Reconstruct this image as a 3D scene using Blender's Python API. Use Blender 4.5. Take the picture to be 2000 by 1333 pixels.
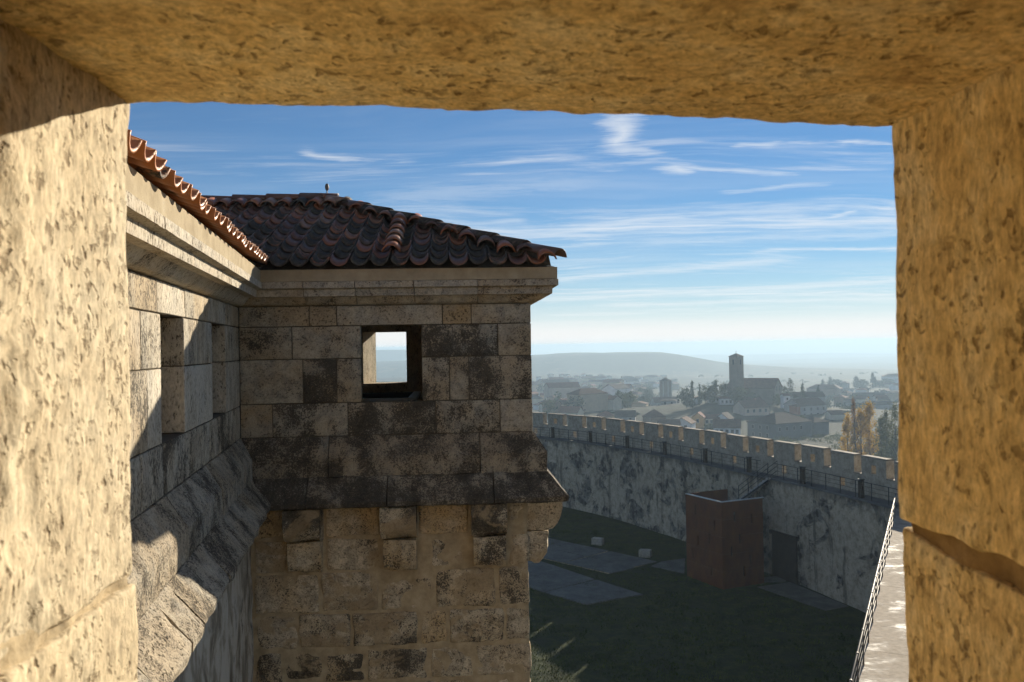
import bpy, math, random
import numpy as np
from mathutils import Vector, Matrix, noise as mnoise

for o in list(bpy.data.objects):
    bpy.data.objects.remove(o)
scene = bpy.context.scene
COL = scene.collection
R = math.radians
H = 15.4                      # eye height above the courtyard lawn (metres)

# ------------------------------------------------------------------ camera
cam_d = bpy.data.cameras.new('camera')
cam = bpy.data.objects.new('camera', cam_d)
COL.objects.link(cam)
cam_d.sensor_width = 36.0
cam_d.lens = 30.0
cam_d.clip_start = 0.02
cam_d.clip_end = 40000
cam.matrix_world = (Matrix.Translation((0, 0, H)) @ Matrix.Rotation(R(90.33), 4, 'X')
                    @ Matrix.Rotation(R(-1.0), 4, 'Z'))
cam_d.dof.use_dof = True
cam_d.dof.focus_distance = 12.0
cam_d.dof.aperture_fstop = 18.0
scene.camera = cam

# ------------------------------------------------------------------ light
SUN_AZ, SUN_EL = R(29.3), R(17.9)
S = Vector((math.sin(SUN_AZ) * math.cos(SUN_EL), math.cos(SUN_AZ) * math.cos(SUN_EL), math.sin(SUN_EL)))
sun_d = bpy.data.lights.new('sun', 'SUN')
sun_d.energy = 5.0
sun_d.angle = R(0.5)
sun_d.color = (1.0, 0.90, 0.73)
sun = bpy.data.objects.new('sun', sun_d)
sun.rotation_euler = S.to_track_quat('Z', 'Y').to_euler()
sun.location = (60, 110, 80)
COL.objects.link(sun)

vs = scene.view_settings
vs.view_transform = 'Standard'
vs.look = 'None'
vs.gamma = 1.0
vs.use_curve_mapping = False
vs.exposure = 0.8
cy = scene.cycles
cy.use_denoising = True
cy.use_adaptive_sampling = True
cy.adaptive_threshold = 0.035
cy.max_bounces = 8
cy.diffuse_bounces = 4
cy.glossy_bounces = 3
cy.transmission_bounces = 3
cy.volume_bounces = 1
cy.caustics_reflective = False
cy.caustics_refractive = False
cy.sample_clamp_indirect = 6.0

# ------------------------------------------------------------------ node helper
class NT:
    def __init__(self, tree):
        self.t = tree
        self.n = tree.nodes
        self.l = tree.links
    def new(self, kind, **props):
        nd = self.n.new(kind)
        for k, v in props.items():
            setattr(nd, k, v)
        return nd
    def put(self, sock, val):
        if val is None:
            return
        if isinstance(val, bpy.types.NodeSocket):
            self.l.new(val, sock)
        else:
            if isinstance(val, (tuple, list)) and len(val) == 3 and sock.type == 'RGBA':
                val = (*val, 1)
            sock.default_value = val
    def math(self, op, a, b=None, c=None, clamp=False):
        nd = self.new('ShaderNodeMath', operation=op, use_clamp=clamp)
        self.put(nd.inputs[0], a); self.put(nd.inputs[1], b); self.put(nd.inputs[2], c)
        return nd.outputs[0]
    def vmath(self, op, a, b=None, scale=None):
        nd = self.new('ShaderNodeVectorMath', operation=op)
        self.put(nd.inputs[0], a); self.put(nd.inputs[1], b)
        if scale is not None:
            self.put(nd.inputs['Scale'], scale)
        return nd.outputs['Value'] if op in ('DOT_PRODUCT', 'LENGTH', 'DISTANCE') else nd.outputs[0]
    def noise(self, vec, scale, detail=4, rough=0.55, dist=0.0, lac=2.0):
        nd = self.new('ShaderNodeTexNoise')
        self.put(nd.inputs['Vector'], vec); self.put(nd.inputs['Scale'], scale)
        self.put(nd.inputs['Detail'], detail); self.put(nd.inputs['Roughness'], rough)
        self.put(nd.inputs['Distortion'], dist); self.put(nd.inputs['Lacunarity'], lac)
        return nd.outputs['Fac']
    def noisec(self, vec, scale, detail=2):
        nd = self.new('ShaderNodeTexNoise')
        self.put(nd.inputs['Vector'], vec); self.put(nd.inputs['Scale'], scale); self.put(nd.inputs['Detail'], detail)
        return nd.outputs['Color']
    def vor(self, vec, scale, feature='F1', out='Distance', rnd=1.0):
        nd = self.new('ShaderNodeTexVoronoi', feature=feature)
        self.put(nd.inputs['Vector'], vec); self.put(nd.inputs['Scale'], scale); self.put(nd.inputs['Randomness'], rnd)
        return nd.outputs[out]
    def ramp(self, fac, stops, interp='LINEAR'):
        nd = self.new('ShaderNodeValToRGB')
        cr = nd.color_ramp
        cr.interpolation = interp
        while len(cr.elements) > 1:
            cr.elements.remove(cr.elements[-1])
        for i, (p, c) in enumerate(stops):
            if isinstance(c, (int, float)):
                c = (c, c, c)
            el = cr.elements[0] if i == 0 else cr.elements.new(p)
            el.position = p
            el.color = (*c, 1)
        self.put(nd.inputs[0], fac)
        return nd.outputs[0]
    def step(self, x, a, b, lo=0.0, hi=1.0):
        nd = self.new('ShaderNodeMapRange', interpolation_type='SMOOTHSTEP')
        self.put(nd.inputs[0], x); self.put(nd.inputs[1], a); self.put(nd.inputs[2], b)
        self.put(nd.inputs[3], lo); self.put(nd.inputs[4], hi)
        return nd.outputs[0]
    def mix(self, fac, a, b, blend='MIX'):
        nd = self.new('ShaderNodeMix', data_type='RGBA', blend_type=blend)
        self.put(nd.inputs[0], fac); self.put(nd.inputs[6], a); self.put(nd.inputs[7], b)
        return nd.outputs[2]
    def attr(self, name):
        nd = self.new('ShaderNodeAttribute', attribute_type='OBJECT', attribute_name=name)
        return nd.outputs['Fac']
    def pos(self):
        return self.new('ShaderNodeNewGeometry').outputs['Position']
    def objrand(self):
        return self.new('ShaderNodeObjectInfo').outputs['Random']
    def objco(self):
        return self.new('ShaderNodeTexCoord').outputs['Object']
    def sep(self, v):
        nd = self.new('ShaderNodeSeparateXYZ'); self.put(nd.inputs[0], v); return nd.outputs
    def comb(self, x, y, z):
        nd = self.new('ShaderNodeCombineXYZ')
        self.put(nd.inputs[0], x); self.put(nd.inputs[1], y); self.put(nd.inputs[2], z)
        return nd.outputs[0]
    def bump(self, height, strength, dist, normal=None):
        nd = self.new('ShaderNodeBump')
        self.put(nd.inputs['Height'], height); self.put(nd.inputs['Strength'], strength)
        self.put(nd.inputs['Distance'], dist); self.put(nd.inputs['Normal'], normal)
        return nd.outputs[0]

def material(name):
    m = bpy.data.materials.new(name)
    m.use_nodes = True
    t = NT(m.node_tree)
    t.n.clear()
    out = t.new('ShaderNodeOutputMaterial')
    bs = t.new('ShaderNodeBsdfPrincipled')
    t.l.new(bs.outputs[0], out.inputs[0])
    t.bs = bs
    t.out = out
    return m, t

def finish(t, color, rough=0.9, normal=None, spec=0.3, metal=None):
    t.put(t.bs.inputs['Base Color'], color)
    t.put(t.bs.inputs['Roughness'], rough)
    t.put(t.bs.inputs['Normal'], normal)
    t.put(t.bs.inputs['Specular IOR Level'], spec)
    if metal is not None:
        t.put(t.bs.inputs['Metallic'], metal)

def stretched_pos(t, sx, sy, sz, offset=True):
    p = t.pos()
    if offset:
        r = t.objrand()
        p = t.vmath('ADD', p, t.vmath('SCALE', (31.0, 17.0, 23.0), scale=r))
    return t.vmath('MULTIPLY', p, (sx, sy, sz))

# ------------------------------------------------------------------ world
world = bpy.data.worlds.new('World')
scene.world = world
world.use_nodes = True
w = NT(world.node_tree)
w.n.clear()
wout = w.new('ShaderNodeOutputWorld')
bg = w.new('ShaderNodeBackground')
sky = w.new('ShaderNodeTexSky', sky_type='NISHITA')
sky.sun_disc = False
sky.sun_elevation = SUN_EL
sky.sun_rotation = SUN_AZ
sky.altitude = 800
sky.air_density = 1.0
sky.dust_density = 0.0
sky.ozone_density = 4.5
SKY_STRENGTH = 0.05
d = w.new('ShaderNodeTexCoord').outputs['Generated']
dx, dy, dz = w.sep(d)
den = w.math('ADD', w.math('MAXIMUM', dz, 0.0), 0.05)
cp = w.comb(w.math('DIVIDE', dx, den), w.math('DIVIDE', dy, den), 0.0)      # a cloud deck seen in perspective
warp = w.noisec(cp, 0.35, 3)
cpw = w.vmath('ADD', cp, w.vmath('SCALE', w.vmath('SUBTRACT', warp, (0.5, 0.5, 0.5)), scale=1.5))
str1 = w.noise(w.vmath('MULTIPLY', cpw, (0.22, 1.15, 1.0)), 1.0, 7, 0.62, 0.3)
str2 = w.noise(w.vmath('MULTIPLY', w.vmath('ADD', cpw, (7.3, 2.1, 0.0)), (0.10, 0.75, 1.0)), 1.0, 9, 0.68)
fine = w.noise(w.vmath('MULTIPLY', cpw, (1.3, 6.5, 1.0)), 1.0, 5, 0.65)
big = w.noise(cp, 0.28, 2, 0.5)
veil = w.step(w.math('ADD', w.math('MULTIPLY', str1, 0.65), w.math('MULTIPLY', big, 0.45)), 0.50, 0.86)
wisp = w.step(w.math('ADD', w.math('MULTIPLY', str2, 0.8), w.math('MULTIPLY', fine, 0.25)), 0.49, 0.72)
clouds = w.math('MAXIMUM', w.math('MULTIPLY', veil, 0.40), w.math('MULTIPLY', wisp, 0.78))
# single drawn-out cirrus streaks lying in the same deck
tear = w.noise(w.vmath('MULTIPLY', cpw, (2.6, 10.0, 1.0)), 1.0, 8, 0.74, 0.6)
cps = w.vmath('ADD', cp, w.vmath('SCALE', w.vmath('SUBTRACT', w.noisec(cp, 1.6, 4), (0.5, 0.5, 0.5)), scale=0.42))
for (ax_, ay_, bx_, by_, wd_, st_) in [(.425, 3.18, .735, 3.94, .075, .95), (.70, 3.88, 1.36, 4.02, .05, .7), (-.78, 3.52, -.49, 3.73, .05, .8), (.95, 3.49, 1.65, 3.57, .035, .8),
                                       (-.13, 5.75, .92, 5.03, .16, .75), (.92, 5.03, 1.75, 4.75, .15, .6), (.5, 9.6, 2.9, 8.6, .32, .8), (2.9, 8.6, 3.7, 7.95, .34, .8),
                                       (.48, 7.82, 2.05, 6.8, .26, .7), (-.36, 5.17, .02, 5.07, .07, .5), (1.9, 5.0, 2.15, 4.68, .06, .9), (1.09, 4.37, 1.54, 4.23, .05, .55),
                                       (0, 3.7, .28, 3.69, .03, .5), (1.9, 6.29, 2.84, 6.2, .09, .8), (1.27, 10.5, 4.44, 9.7, .3, .8), (-.5, 4.4, .3, 4.1, .22, .35), (1.0, 5.9, 2.4, 5.6, .2, .5)]:
    ab = (bx_ - ax_, by_ - ay_, 0.0)
    l2 = ab[0] ** 2 + ab[1] ** 2
    pa = w.vmath('SUBTRACT', cps, (ax_, ay_, 0.0))
    tt = w.math('DIVIDE', w.vmath('DOT_PRODUCT', pa, ab), l2, clamp=True)
    ds = w.vmath('LENGTH', w.vmath('SUBTRACT', pa, w.vmath('SCALE', ab, scale=tt)))
    body = w.step(w.math('ADD', ds, w.math('MULTIPLY', w.math('SUBTRACT', tear, 0.47), wd_ * 5.5)), wd_ * 1.9, wd_ * -0.7, 0.0, st_)
    clouds = w.math('MAXIMUM', clouds, w.math('MULTIPLY', body, w.step(tear, 0.25, 0.62, 0.45, 1.0)))
clouds = w.math('MULTIPLY', clouds, w.step(dz, 0.0, 0.05))
# the thin cirrus sheet looks thicker the lower one looks through it
sheet = w.math('SUBTRACT', 1.0, w.math('EXPONENT', w.math('DIVIDE', -0.0062, w.math('POWER', w.math('ADD', w.math('MAXIMUM', dz, 0.0), 0.012), 1.6))))
clouds_s = w.math('SUBTRACT', 1.0, w.math('MULTIPLY', w.math('SUBTRACT', 1.0, clouds), w.math('SUBTRACT', 1.0, sheet)))
bright = w.vmath('SCALE', (11.0, 11.1, 11.1), scale=1.0)
skycol = w.mix(clouds_s, w.mix(1.0, sky.outputs[0], (0.55, 0.86, 1.0), 'MULTIPLY'), bright)
# distant haze lies along the whole horizon
skycol = w.mix(w.step(dz, 0.034, 0.004), skycol, (11.0, 10.9, 10.7))
w.put(bg.inputs['Color'], skycol)
w.put(bg.inputs['Strength'], SKY_STRENGTH)
w.l.new(bg.outputs[0], wout.inputs[0])

# ------------------------------------------------------------------ mesh helpers
def mesh_obj(name, verts, faces, mat, parent=None, smooth=False, kind=None):
    me = bpy.data.meshes.new(name)
    me.from_pydata([tuple(v) for v in verts], [], faces)
    if smooth:
        me.polygons.foreach_set('use_smooth', [True] * len(me.polygons))
    if mat is not None:
        me.materials.append(mat)
    me.update()
    o = bpy.data.objects.new(name, me)
    COL.objects.link(o)
    if parent is not None:
        o.parent = parent
        o.matrix_parent_inverse = parent.matrix_world.inverted()
    if kind:
        o['kind'] = kind
    return o

def thing(name, label, cat, loc=(0, 0, 0), group=None):
    o = bpy.data.objects.new(name, None)
    o.empty_display_size = 0.2
    o.location = loc
    COL.objects.link(o)
    o.matrix_world = Matrix.Translation(loc)
    tag(o, label, cat, group)
    return o

def tag(o, label, cat, group=None):
    o['label'] = label
    o['category'] = cat
    if group:
        o['group'] = group
    return o

class MB:
    """collects faces of one part"""
    def __init__(self):
        self.v = []
        self.f = []
    def add(self, vs_, fs):
        b = len(self.v)
        self.v += [tuple(p) for p in vs_]
        self.f += [tuple(i + b for i in f) for f in fs]
        return self
    def hexa(self, c):
        """8 corners: bottom ring 0-3, top ring 4-7"""
        return self.add(c, [(3, 2, 1, 0), (4, 5, 6, 7), (0, 1, 5, 4), (1, 2, 6, 5), (2, 3, 7, 6), (3, 0, 4, 7)])
    def box(self, a, b):
        (x0, y0, z0), (x1, y1, z1) = a, b
        return self.hexa([(x0, y0, z0), (x1, y0, z0), (x1, y1, z0), (x0, y1, z0),
                          (x0, y0, z1), (x1, y0, z1), (x1, y1, z1), (x0, y1, z1)])
    def fbox(self, fr, s0, s1, o0, o1, z0, z1):
        return self.hexa([fr(s0, o0, z0), fr(s1, o0, z0), fr(s1, o1, z0), fr(s0, o1, z0),
                          fr(s0, o0, z1), fr(s1, o0, z1), fr(s1, o1, z1), fr(s0, o1, z1)])
    def prism(self, bottom, top):
        n = len(bottom)
        self.add(list(bottom) + list(top),
                 [tuple(range(n - 1, -1, -1)), tuple(range(n, 2 * n))] +
                 [(i, (i + 1) % n, n + (i + 1) % n, n + i) for i in range(n)])
        return self
    def tube(self, pts, rads, seg=8, cap=True):
        pts = [Vector(p) for p in pts]
        if not isinstance(rads, (list, tuple)):
            rads = [rads] * len(pts)
        rings = []
        for i, p in enumerate(pts):
            t = (pts[min(i + 1, len(pts) - 1)] - pts[max(i - 1, 0)]).normalized()
            up = Vector((0, 0, 1)) if abs(t.z) < 0.95 else Vector((1, 0, 0))
            a = t.cross(up).normalized()
            b = a.cross(t).normalized()
            rings.append([p + (a * math.cos(2 * math.pi * k / seg) + b * math.sin(2 * math.pi * k / seg)) * rads[i]
                          for k in range(seg)])
        vv = [q for r in rings for q in r]
        ff = []
        for i in range(len(pts) - 1):
            for k in range(seg):
                k2 = (k + 1) % seg
                ff.append((i * seg + k, i * seg + k2, (i + 1) * seg + k2, (i + 1) * seg + k))
        if cap:
            ff.append(tuple(range(seg - 1, -1, -1)))
            ff.append(tuple((len(pts) - 1) * seg + k for k in range(seg)))
        return self.add(vv, ff)
    def build(self, name, mat, parent=None, smooth=False, kind=None):
        return mesh_obj(name, self.v, self.f, mat, parent, smooth, kind)

def fbm(p, octaves=3):
    v, a, f = 0.0, 1.0, 1.0
    for _ in range(octaves):
        v += a * mnoise.noise(Vector((p[0] * f, p[1] * f, p[2] * f)))
        a *= 0.5
        f *= 2.1
    return v

def lines(h, r, n):
    """coordinates -h..h with extra lines where the edge rounding starts"""
    if r <= 0 or h <= 2 * r:
        return list(np.linspace(-h, h, n + 1))
    inner = list(np.linspace(-h + r, h - r, max(n - 1, 2)))
    return [-h, -h + 0.35 * r] + inner + [h - 0.35 * r, h]

def rough_block(size, seg, rad, amp, freq, seed, octaves=3):
    """rounded, uneven block centred on 0; returns verts (numpy) and faces"""
    hx, hy, hz = size[0] / 2, size[1] / 2, size[2] / 2
    L = [lines(hx, rad, seg[0]), lines(hy, rad, seg[1]), lines(hz, rad, seg[2])]
    n = [len(a) - 1 for a in L]
    idx, V, F = {}, [], []
    def vid(i, j, k):
        key = (i, j, k)
        if key not in idx:
            idx[key] = len(V)
            V.append((L[0][i], L[1][j], L[2][k]))
        return idx[key]
    for a in (0, 1, 2):
        b, c = [(1, 2), (2, 0), (0, 1)][a]
        for side in (0, n[a]):
            for i in range(n[b]):
                for j in range(n[c]):
                    q = []
                    for (di, dj) in ((0, 0), (1, 0), (1, 1), (0, 1)):
                        key = [0, 0, 0]
                        key[a], key[b], key[c] = side, i + di, j + dj
                        q.append(vid(*key))
                    F.append(tuple(q) if side else tuple(reversed(q)))
    h = np.array([hx, hy, hz])
    V = np.array(V)
    inn = np.clip(V, -h + rad, h - rad)
    dlt = V - inn
    ln = np.linalg.norm(dlt, axis=1, keepdims=True)
    ln[ln == 0] = 1
    nrm = dlt / ln
    P = inn + nrm * rad
    rnd = random.Random(seed)
    off = np.array([rnd.uniform(-50, 50) for _ in range(3)])
    if amp > 0:
        for q in range(len(P)):
            P[q] += nrm[q] * amp * fbm(P[q] * freq + off, octaves)
    return P, F

class Frame:
    """wall frame: s along the wall, off out of it, z height relative to the eye"""
    def __init__(self, o, e, n):
        self.o, self.e, self.n = Vector(o), Vector(e).normalized(), Vector(n).normalized()
    def __call__(self, s, off, z):
        p = self.o + self.e * s + self.n * off
        return (p.x, p.y, z + H)

A38 = R(3.8)
FRONT = Frame((-3.04, 9.5), (math.cos(A38), math.sin(A38)), (math.sin(A38), -math.cos(A38)))
WING = Frame((-3.04, 9.5), (0.18, -1.0), (1.0, 0.18))
FW = 3.27                                         # width of the turret's front wall
_c = FRONT.o + FRONT.e * FW
SIDE = Frame((_c.x, _c.y), -FRONT.n, FRONT.e)     # the turret's right-hand wall

SEED = [100]
def stone(fr, s0, s1, z0, z1, o0, o1, mat, parent, name='stone', gap=0.005, rad=0.008, amp=0.004, freq=6.0,
          dirt=0.2, tint=0.0, pale=0.0, grid=0.11, jitter=0.0):
    SEED[0] += 1
    rnd = random.Random(SEED[0])
    a = s1 - s0 - 2 * gap
    c = z1 - z0 - 2 * gap
    b = o1 - o0
    seg = (max(2, int(a / grid)), 1, max(2, int(c / grid)))
    P, F = rough_block((a, b, c), seg, rad, amp, freq, SEED[0])
    jo = rnd.uniform(-jitter, jitter)
    tw = [rnd.uniform(-jitter, jitter) * 0.6 for _ in range(4)]
    V = []
    for x, y, z in P:
        u, v = x / a + .5, z / c + .5
        wob = (tw[0] * (1 - u) + tw[1] * u) * (1 - v) + (tw[2] * (1 - u) + tw[3] * u) * v
        V.append(fr((s0 + s1) / 2 + x, (o0 + o1) / 2 + y + jo + wob, (z0 + z1) / 2 + z))
    flip = (fr.e.x * fr.n.y - fr.e.y * fr.n.x) < 0
    if flip:
        F = [tuple(reversed(f)) for f in F]
    o = mesh_obj(name, V, F, mat, parent, smooth=True)
    o['dirt'] = max(0.0, min(1.5, dirt + rnd.uniform(-.10, .10)))
    o['tint'] = max(-1.0, min(1.0, tint + rnd.uniform(-.25, .25)))
    o['pale'] = max(0.0, min(1.0, pale + rnd.uniform(-.12, .12)))
    return o

def moulding(fr, prof, s0, s1, mat, parent, name, m0=0.0, m1=0.0, step=0.09, amp=0.004, freq=7.0, gap=0.004,
             dirt=0.2, tint=0.0, pale=0.3, sub=0.07):
    """a length of moulding: profile (off, z) swept along the wall; m0, m1 = mitre (s shift per metre of projection)"""
    SEED[0] += 1
    rnd = random.Random(SEED[0])
    pr = []
    for i, p in enumerate(prof):
        q = prof[(i + 1) % len(prof)]
        k = max(1, int(math.hypot(q[0] - p[0], q[1] - p[1]) / sub))
        for j in range(k):
            pr.append((p[0] + (q[0] - p[0]) * j / k, p[1] + (q[1] - p[1]) * j / k))
    cx = sum(p[0] for p in pr) / len(pr)
    cz = sum(p[1] for p in pr) / len(pr)
    ns = max(2, int((s1 - s0) / step))
    V, F = [], []
    n = len(pr)
    so = rnd.uniform(0, 90)
    for i in range(ns + 1):
        u = i / ns
        for (o, z) in pr:
            a = s0 + gap + m0 * max(o, 0)
            b = s1 - gap + m1 * max(o, 0)
            s = a + (b - a) * u
            dn = amp * fbm((s * freq + so, o * freq, z * freq), 3)
            dl = math.hypot(o - cx, z - cz) + 1e-6
            V.append(fr(s, o + dn * (o - cx) / dl, z + dn * (z - cz) / dl))
    for i in range(ns):
        for k in range(n):
            k2 = (k + 1) % n
            F.append((i * n + k, i * n + k2, (i + 1) * n + k2, (i + 1) * n + k))
    F.append(tuple(range(n - 1, -1, -1)))
    F.append(tuple(ns * n + k for k in range(n)))
    if (fr.e.x * fr.n.y - fr.e.y * fr.n.x) < 0:
        F = [tuple(reversed(f)) for f in F]
    o = mesh_obj(name, V, F, mat, parent)
    o['dirt'] = max(0, dirt + rnd.uniform(-.1, .1))
    o['tint'] = tint + rnd.uniform(-.2, .2)
    o['pale'] = max(0, pale + rnd.uniform(-.1, .1))
    return o

# ------------------------------------------------------------------ materials
def make_limestone(name, cream=(0.45, 0.375, 0.265), ochre=(0.40, 0.27, 0.13), grey=(0.25, 0.22, 0.17), pit=1.0,
                   scale=1.0, bumpd=0.014, world_co=False, streak=False, grain=1.0, smear=0.0):
    m, t = material(name)
    p = stretched_pos(t, 1, 1, 0.5 if streak else 1, not world_co)
    dirt, tint, pale = t.attr('dirt'), t.attr('tint'), t.attr('pale')
    big = t.noise(p, 1.7 * scale, 3, 0.6)
    mid = t.noise(p, 8.0 * scale, 5, 0.65, 0.4)
    fin = t.noise(p, 52.0 * scale, 3, 0.65)
    patch = t.noise(p, 3.4 * scale, 4, 0.7)
    lw = t.noise(t.vmath('MULTIPLY', t.pos(), (1, 1, 0.8)), 2.6 * scale, 6, 0.72, 0.3)
    col = t.mix(t.step(mid, 0.36, 0.66), cream, grey)
    col = t.mix(t.math('MULTIPLY', t.step(big, 0.38, 0.66), t.math('ADD', t.math('MULTIPLY', tint, 0.5), 0.5)), col, ochre)
    col = t.mix(pale, col, t.mix(0.5, col, (0.60, 0.54, 0.44)))
    gr = t.ramp(fin, [(0.28, 1 - .34 * grain), (0.5, 1.0), (0.72, 1 + .26 * grain)])
    col = t.mix(1.0, col, gr, 'MULTIPLY')
    # pores and holes
    vd = t.vor(t.vmath('ADD', p, t.vmath('SCALE', t.noisec(p, 26 * scale, 2), scale=0.05 / scale)), 26.0 * scale)
    hole = t.math('MULTIPLY', t.step(vd, 0.34, 0.14), t.step(patch, 0.47, 0.60))
    hole2 = t.math('MULTIPLY', t.step(fin, 0.43, 0.33), t.step(mid, 0.40, 0.56))
    holes = t.math('MULTIPLY', t.math('MAXIMUM', hole, t.math('MULTIPLY', hole2, 0.85)), pit, clamp=True)
    col = t.mix(t.math('MULTIPLY', holes, 0.74), col, (0.07, 0.048, 0.028))
    # black lichen, mottled
    lich = t.math('ADD', t.math('ADD', t.math('MULTIPLY', lw, 0.72), t.math('MULTIPLY', patch, 0.28)), t.math('MULTIPLY', t.math('SUBTRACT', fin, 0.5), 0.72))
    thr = t.math('SUBTRACT', 0.630, t.math('MULTIPLY', dirt, 0.205))
    lmask = t.step(t.math('SUBTRACT', lich, thr), -0.005, 0.05)
    lcol = t.ramp(fin, [(0.30, (0.022, 0.019, 0.015)), (0.52, (0.040, 0.033, 0.025)), (0.63, (0.085, 0.070, 0.052)), (0.75, (0.20, 0.165, 0.12))])
    col = t.mix(t.math('MULTIPLY', lmask, 0.90), col, lcol)
    if smear:
        sm = t.noise(t.vmath('ADD', t.pos(), (4.0, 1.0, 7.0)), 1.9, 7, 0.66, 0.5)
        col = t.mix(t.math('MULTIPLY', t.step(sm, 0.53, 0.60), smear), col, t.mix(fin, (0.36, 0.25, 0.13), (0.50, 0.37, 0.22)))
    hgt = t.math('ADD', t.math('ADD', t.math('MULTIPLY', mid, 0.9), t.math('MULTIPLY', fin, 0.45)), t.math('MULTIPLY', holes, -0.8))
    finish(t, col, 0.92, t.bump(hgt, 0.8, bumpd), 0.15)
    return m

M = {}
def flat_mat(name, col, rough=.8, metal=0.0, spec=.3, nscale=None, var=.25, bumpd=None):
    m, t = material(name)
    c = col
    nrm = None
    if nscale:
        p = stretched_pos(t, 1, 1, 1, False)
        n = t.noise(p, nscale, 6, .65)
        c = t.mix(1.0, (*col, 1), t.ramp(n, [(.25, 1 - var), (.75, 1 + var)]), 'MULTIPLY')
        if bumpd:
            nrm = t.bump(n, .6, bumpd)
    finish(t, c, rough, nrm, spec, metal)
    return m
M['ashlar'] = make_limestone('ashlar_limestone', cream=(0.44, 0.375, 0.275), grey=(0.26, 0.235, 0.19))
M['lower'] = make_limestone('weathered_limestone', cream=(0.64, 0.525, 0.36), ochre=(0.60, 0.41, 0.20), grey=(0.37, 0.30, 0.21), bumpd=0.028, grain=1.2, smear=0.75)
M['joint'] = flat_mat('dark_joint', (.10, .078, .05), .95, nscale=20, var=.4)
M['band'] = make_limestone('ledge_band_limestone', cream=(0.38, 0.31, 0.21), ochre=(0.33, 0.22, 0.11), grey=(0.19, 0.165, 0.13), bumpd=0.03, grain=1.3)
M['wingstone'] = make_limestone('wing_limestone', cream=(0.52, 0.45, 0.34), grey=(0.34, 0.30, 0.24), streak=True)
M['ledge'] = make_limestone('ledge_limestone', cream=(0.40, 0.34, 0.25), ochre=(0.36, 0.25, 0.13), grey=(0.22, 0.20, 0.165), bumpd=0.03, grain=1.3)
def make_near_stone(name, c0, c1, c2, stretch):
    m, t = material(name)
    p = t.vmath('ADD', t.pos(), t.vmath('SCALE', (31.0, 17.0, 23.0), scale=t.objrand()))
    ps = t.vmath('MULTIPLY', p, stretch)
    pale = t.attr('pale')
    mot = t.noise(p, 17.0, 6, 0.72)
    blot = t.noise(p, 6.0, 4, 0.6)
    grain = t.noise(ps, 150.0, 4, 0.80)
    col = t.ramp(t.math('ADD', t.math('MULTIPLY', mot, 0.7), t.math('MULTIPLY', blot, 0.3)), [(0.34, c2), (0.48, c1), (0.62, c0)])
    col = t.mix(pale, col, t.mix(0.62, col, (0.50, 0.45, 0.37)))
    col = t.mix(1.0, col, t.ramp(grain, [(0.32, 0.55), (0.5, 1.0), (0.68, 1.38)]), 'MULTIPLY')
    gate = t.step(t.noise(p, 9.0, 4, 0.65), 0.42, 0.55)
    wob = t.vmath('ADD', p, t.vmath('SCALE', t.noisec(p, 90.0, 2), scale=0.026))
    v1 = t.vor(wob, 72.0)
    v2 = t.vor(wob, 26.0)
    h1 = t.math('MULTIPLY', t.step(v1, 0.36, 0.12), gate)
    h2 = t.math('MULTIPLY', t.step(t.math('ADD', v2, t.math('MULTIPLY', t.math('SUBTRACT', mot, 0.5), 0.9)), 0.16, 0.04), t.step(blot, 0.46, 0.58))
    spots = t.math('MULTIPLY', t.step(t.noise(p, 60.0, 5, 0.7), 0.44, 0.34), t.step(blot, 0.36, 0.54))
    holes = t.math('MAXIMUM', t.math('MAXIMUM', t.math('MULTIPLY', h1, 0.8), h2), t.math('MULTIPLY', spots, 0.7))
    col = t.mix(t.math('MULTIPLY', holes, 0.82), col, (0.10, 0.056, 0.020))
    hgt = t.math('SUBTRACT', t.math('ADD', t.math('MULTIPLY', grain, 0.6), t.math('MULTIPLY', mot, 0.35)), t.math('MULTIPLY', holes, 0.9))
    finish(t, col, 0.93, t.bump(hgt, 0.75, 0.0026), 0.12)
    return m
M['lintel'] = make_near_stone('lintel_limestone', (0.78, 0.62, 0.33), (0.72, 0.515, 0.21), (0.48, 0.31, 0.11), (1.0, 1.0, 1.0))
M['jamb'] = make_near_stone('window_limestone', (0.74, 0.585, 0.32), (0.68, 0.49, 0.21), (0.50, 0.335, 0.125), (1.0, 1.0, 0.42))

m, t = material('lime_mortar')
p = stretched_pos(t, 1, 1, 1, False)
c = t.ramp(t.noise(p, 7, 6, .65), [(.3, (.31, .23, .13)), (.55, (.48, .365, .22)), (.75, (.56, .44, .28))])
finish(t, c, .95, t.bump(t.noise(p, 40, 6, .7), .8, .01), .1)
M['mortar'] = m
m, t = material('window_mortar')
p = stretched_pos(t, 1, 1, 1, False)
c = t.ramp(t.noise(p, 22, 6, .65), [(.3, (.17, .105, .045)), (.55, (.32, .21, .095)), (.75, (.42, .29, .14))])
finish(t, c, .95, t.bump(t.noise(p, 120, 6, .7), .8, .004), .1)
M['mortar_near'] = m
M['mortar_pale'] = flat_mat('pale_window_mortar', (.46, .36, .22), .95, nscale=60, var=.3, bumpd=.004)
m, t = material('frieze_render')
p = stretched_pos(t, 1, 1, 1, False)
c = t.ramp(t.noise(p, 5, 7, .65), [(.3, (.31, .245, .155)), (.6, (.43, .35, .23)), (.8, (.48, .41, .29))])
finish(t, c, .92, t.bump(t.noise(p, 30, 6, .7), .5, .008), .1)
M['frieze'] = m
m, t = material('room_stone')
p = stretched_pos(t, 1, 1, 1, False)
c = t.ramp(t.noise(p, 4, 7, .65), [(.3, (.40, .29, .16)), (.7, (.56, .43, .26))])
finish(t, c, .92, t.bump(t.noise(p, 30, 6, .7), .5, .01), .1)
M['room'] = m

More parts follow.
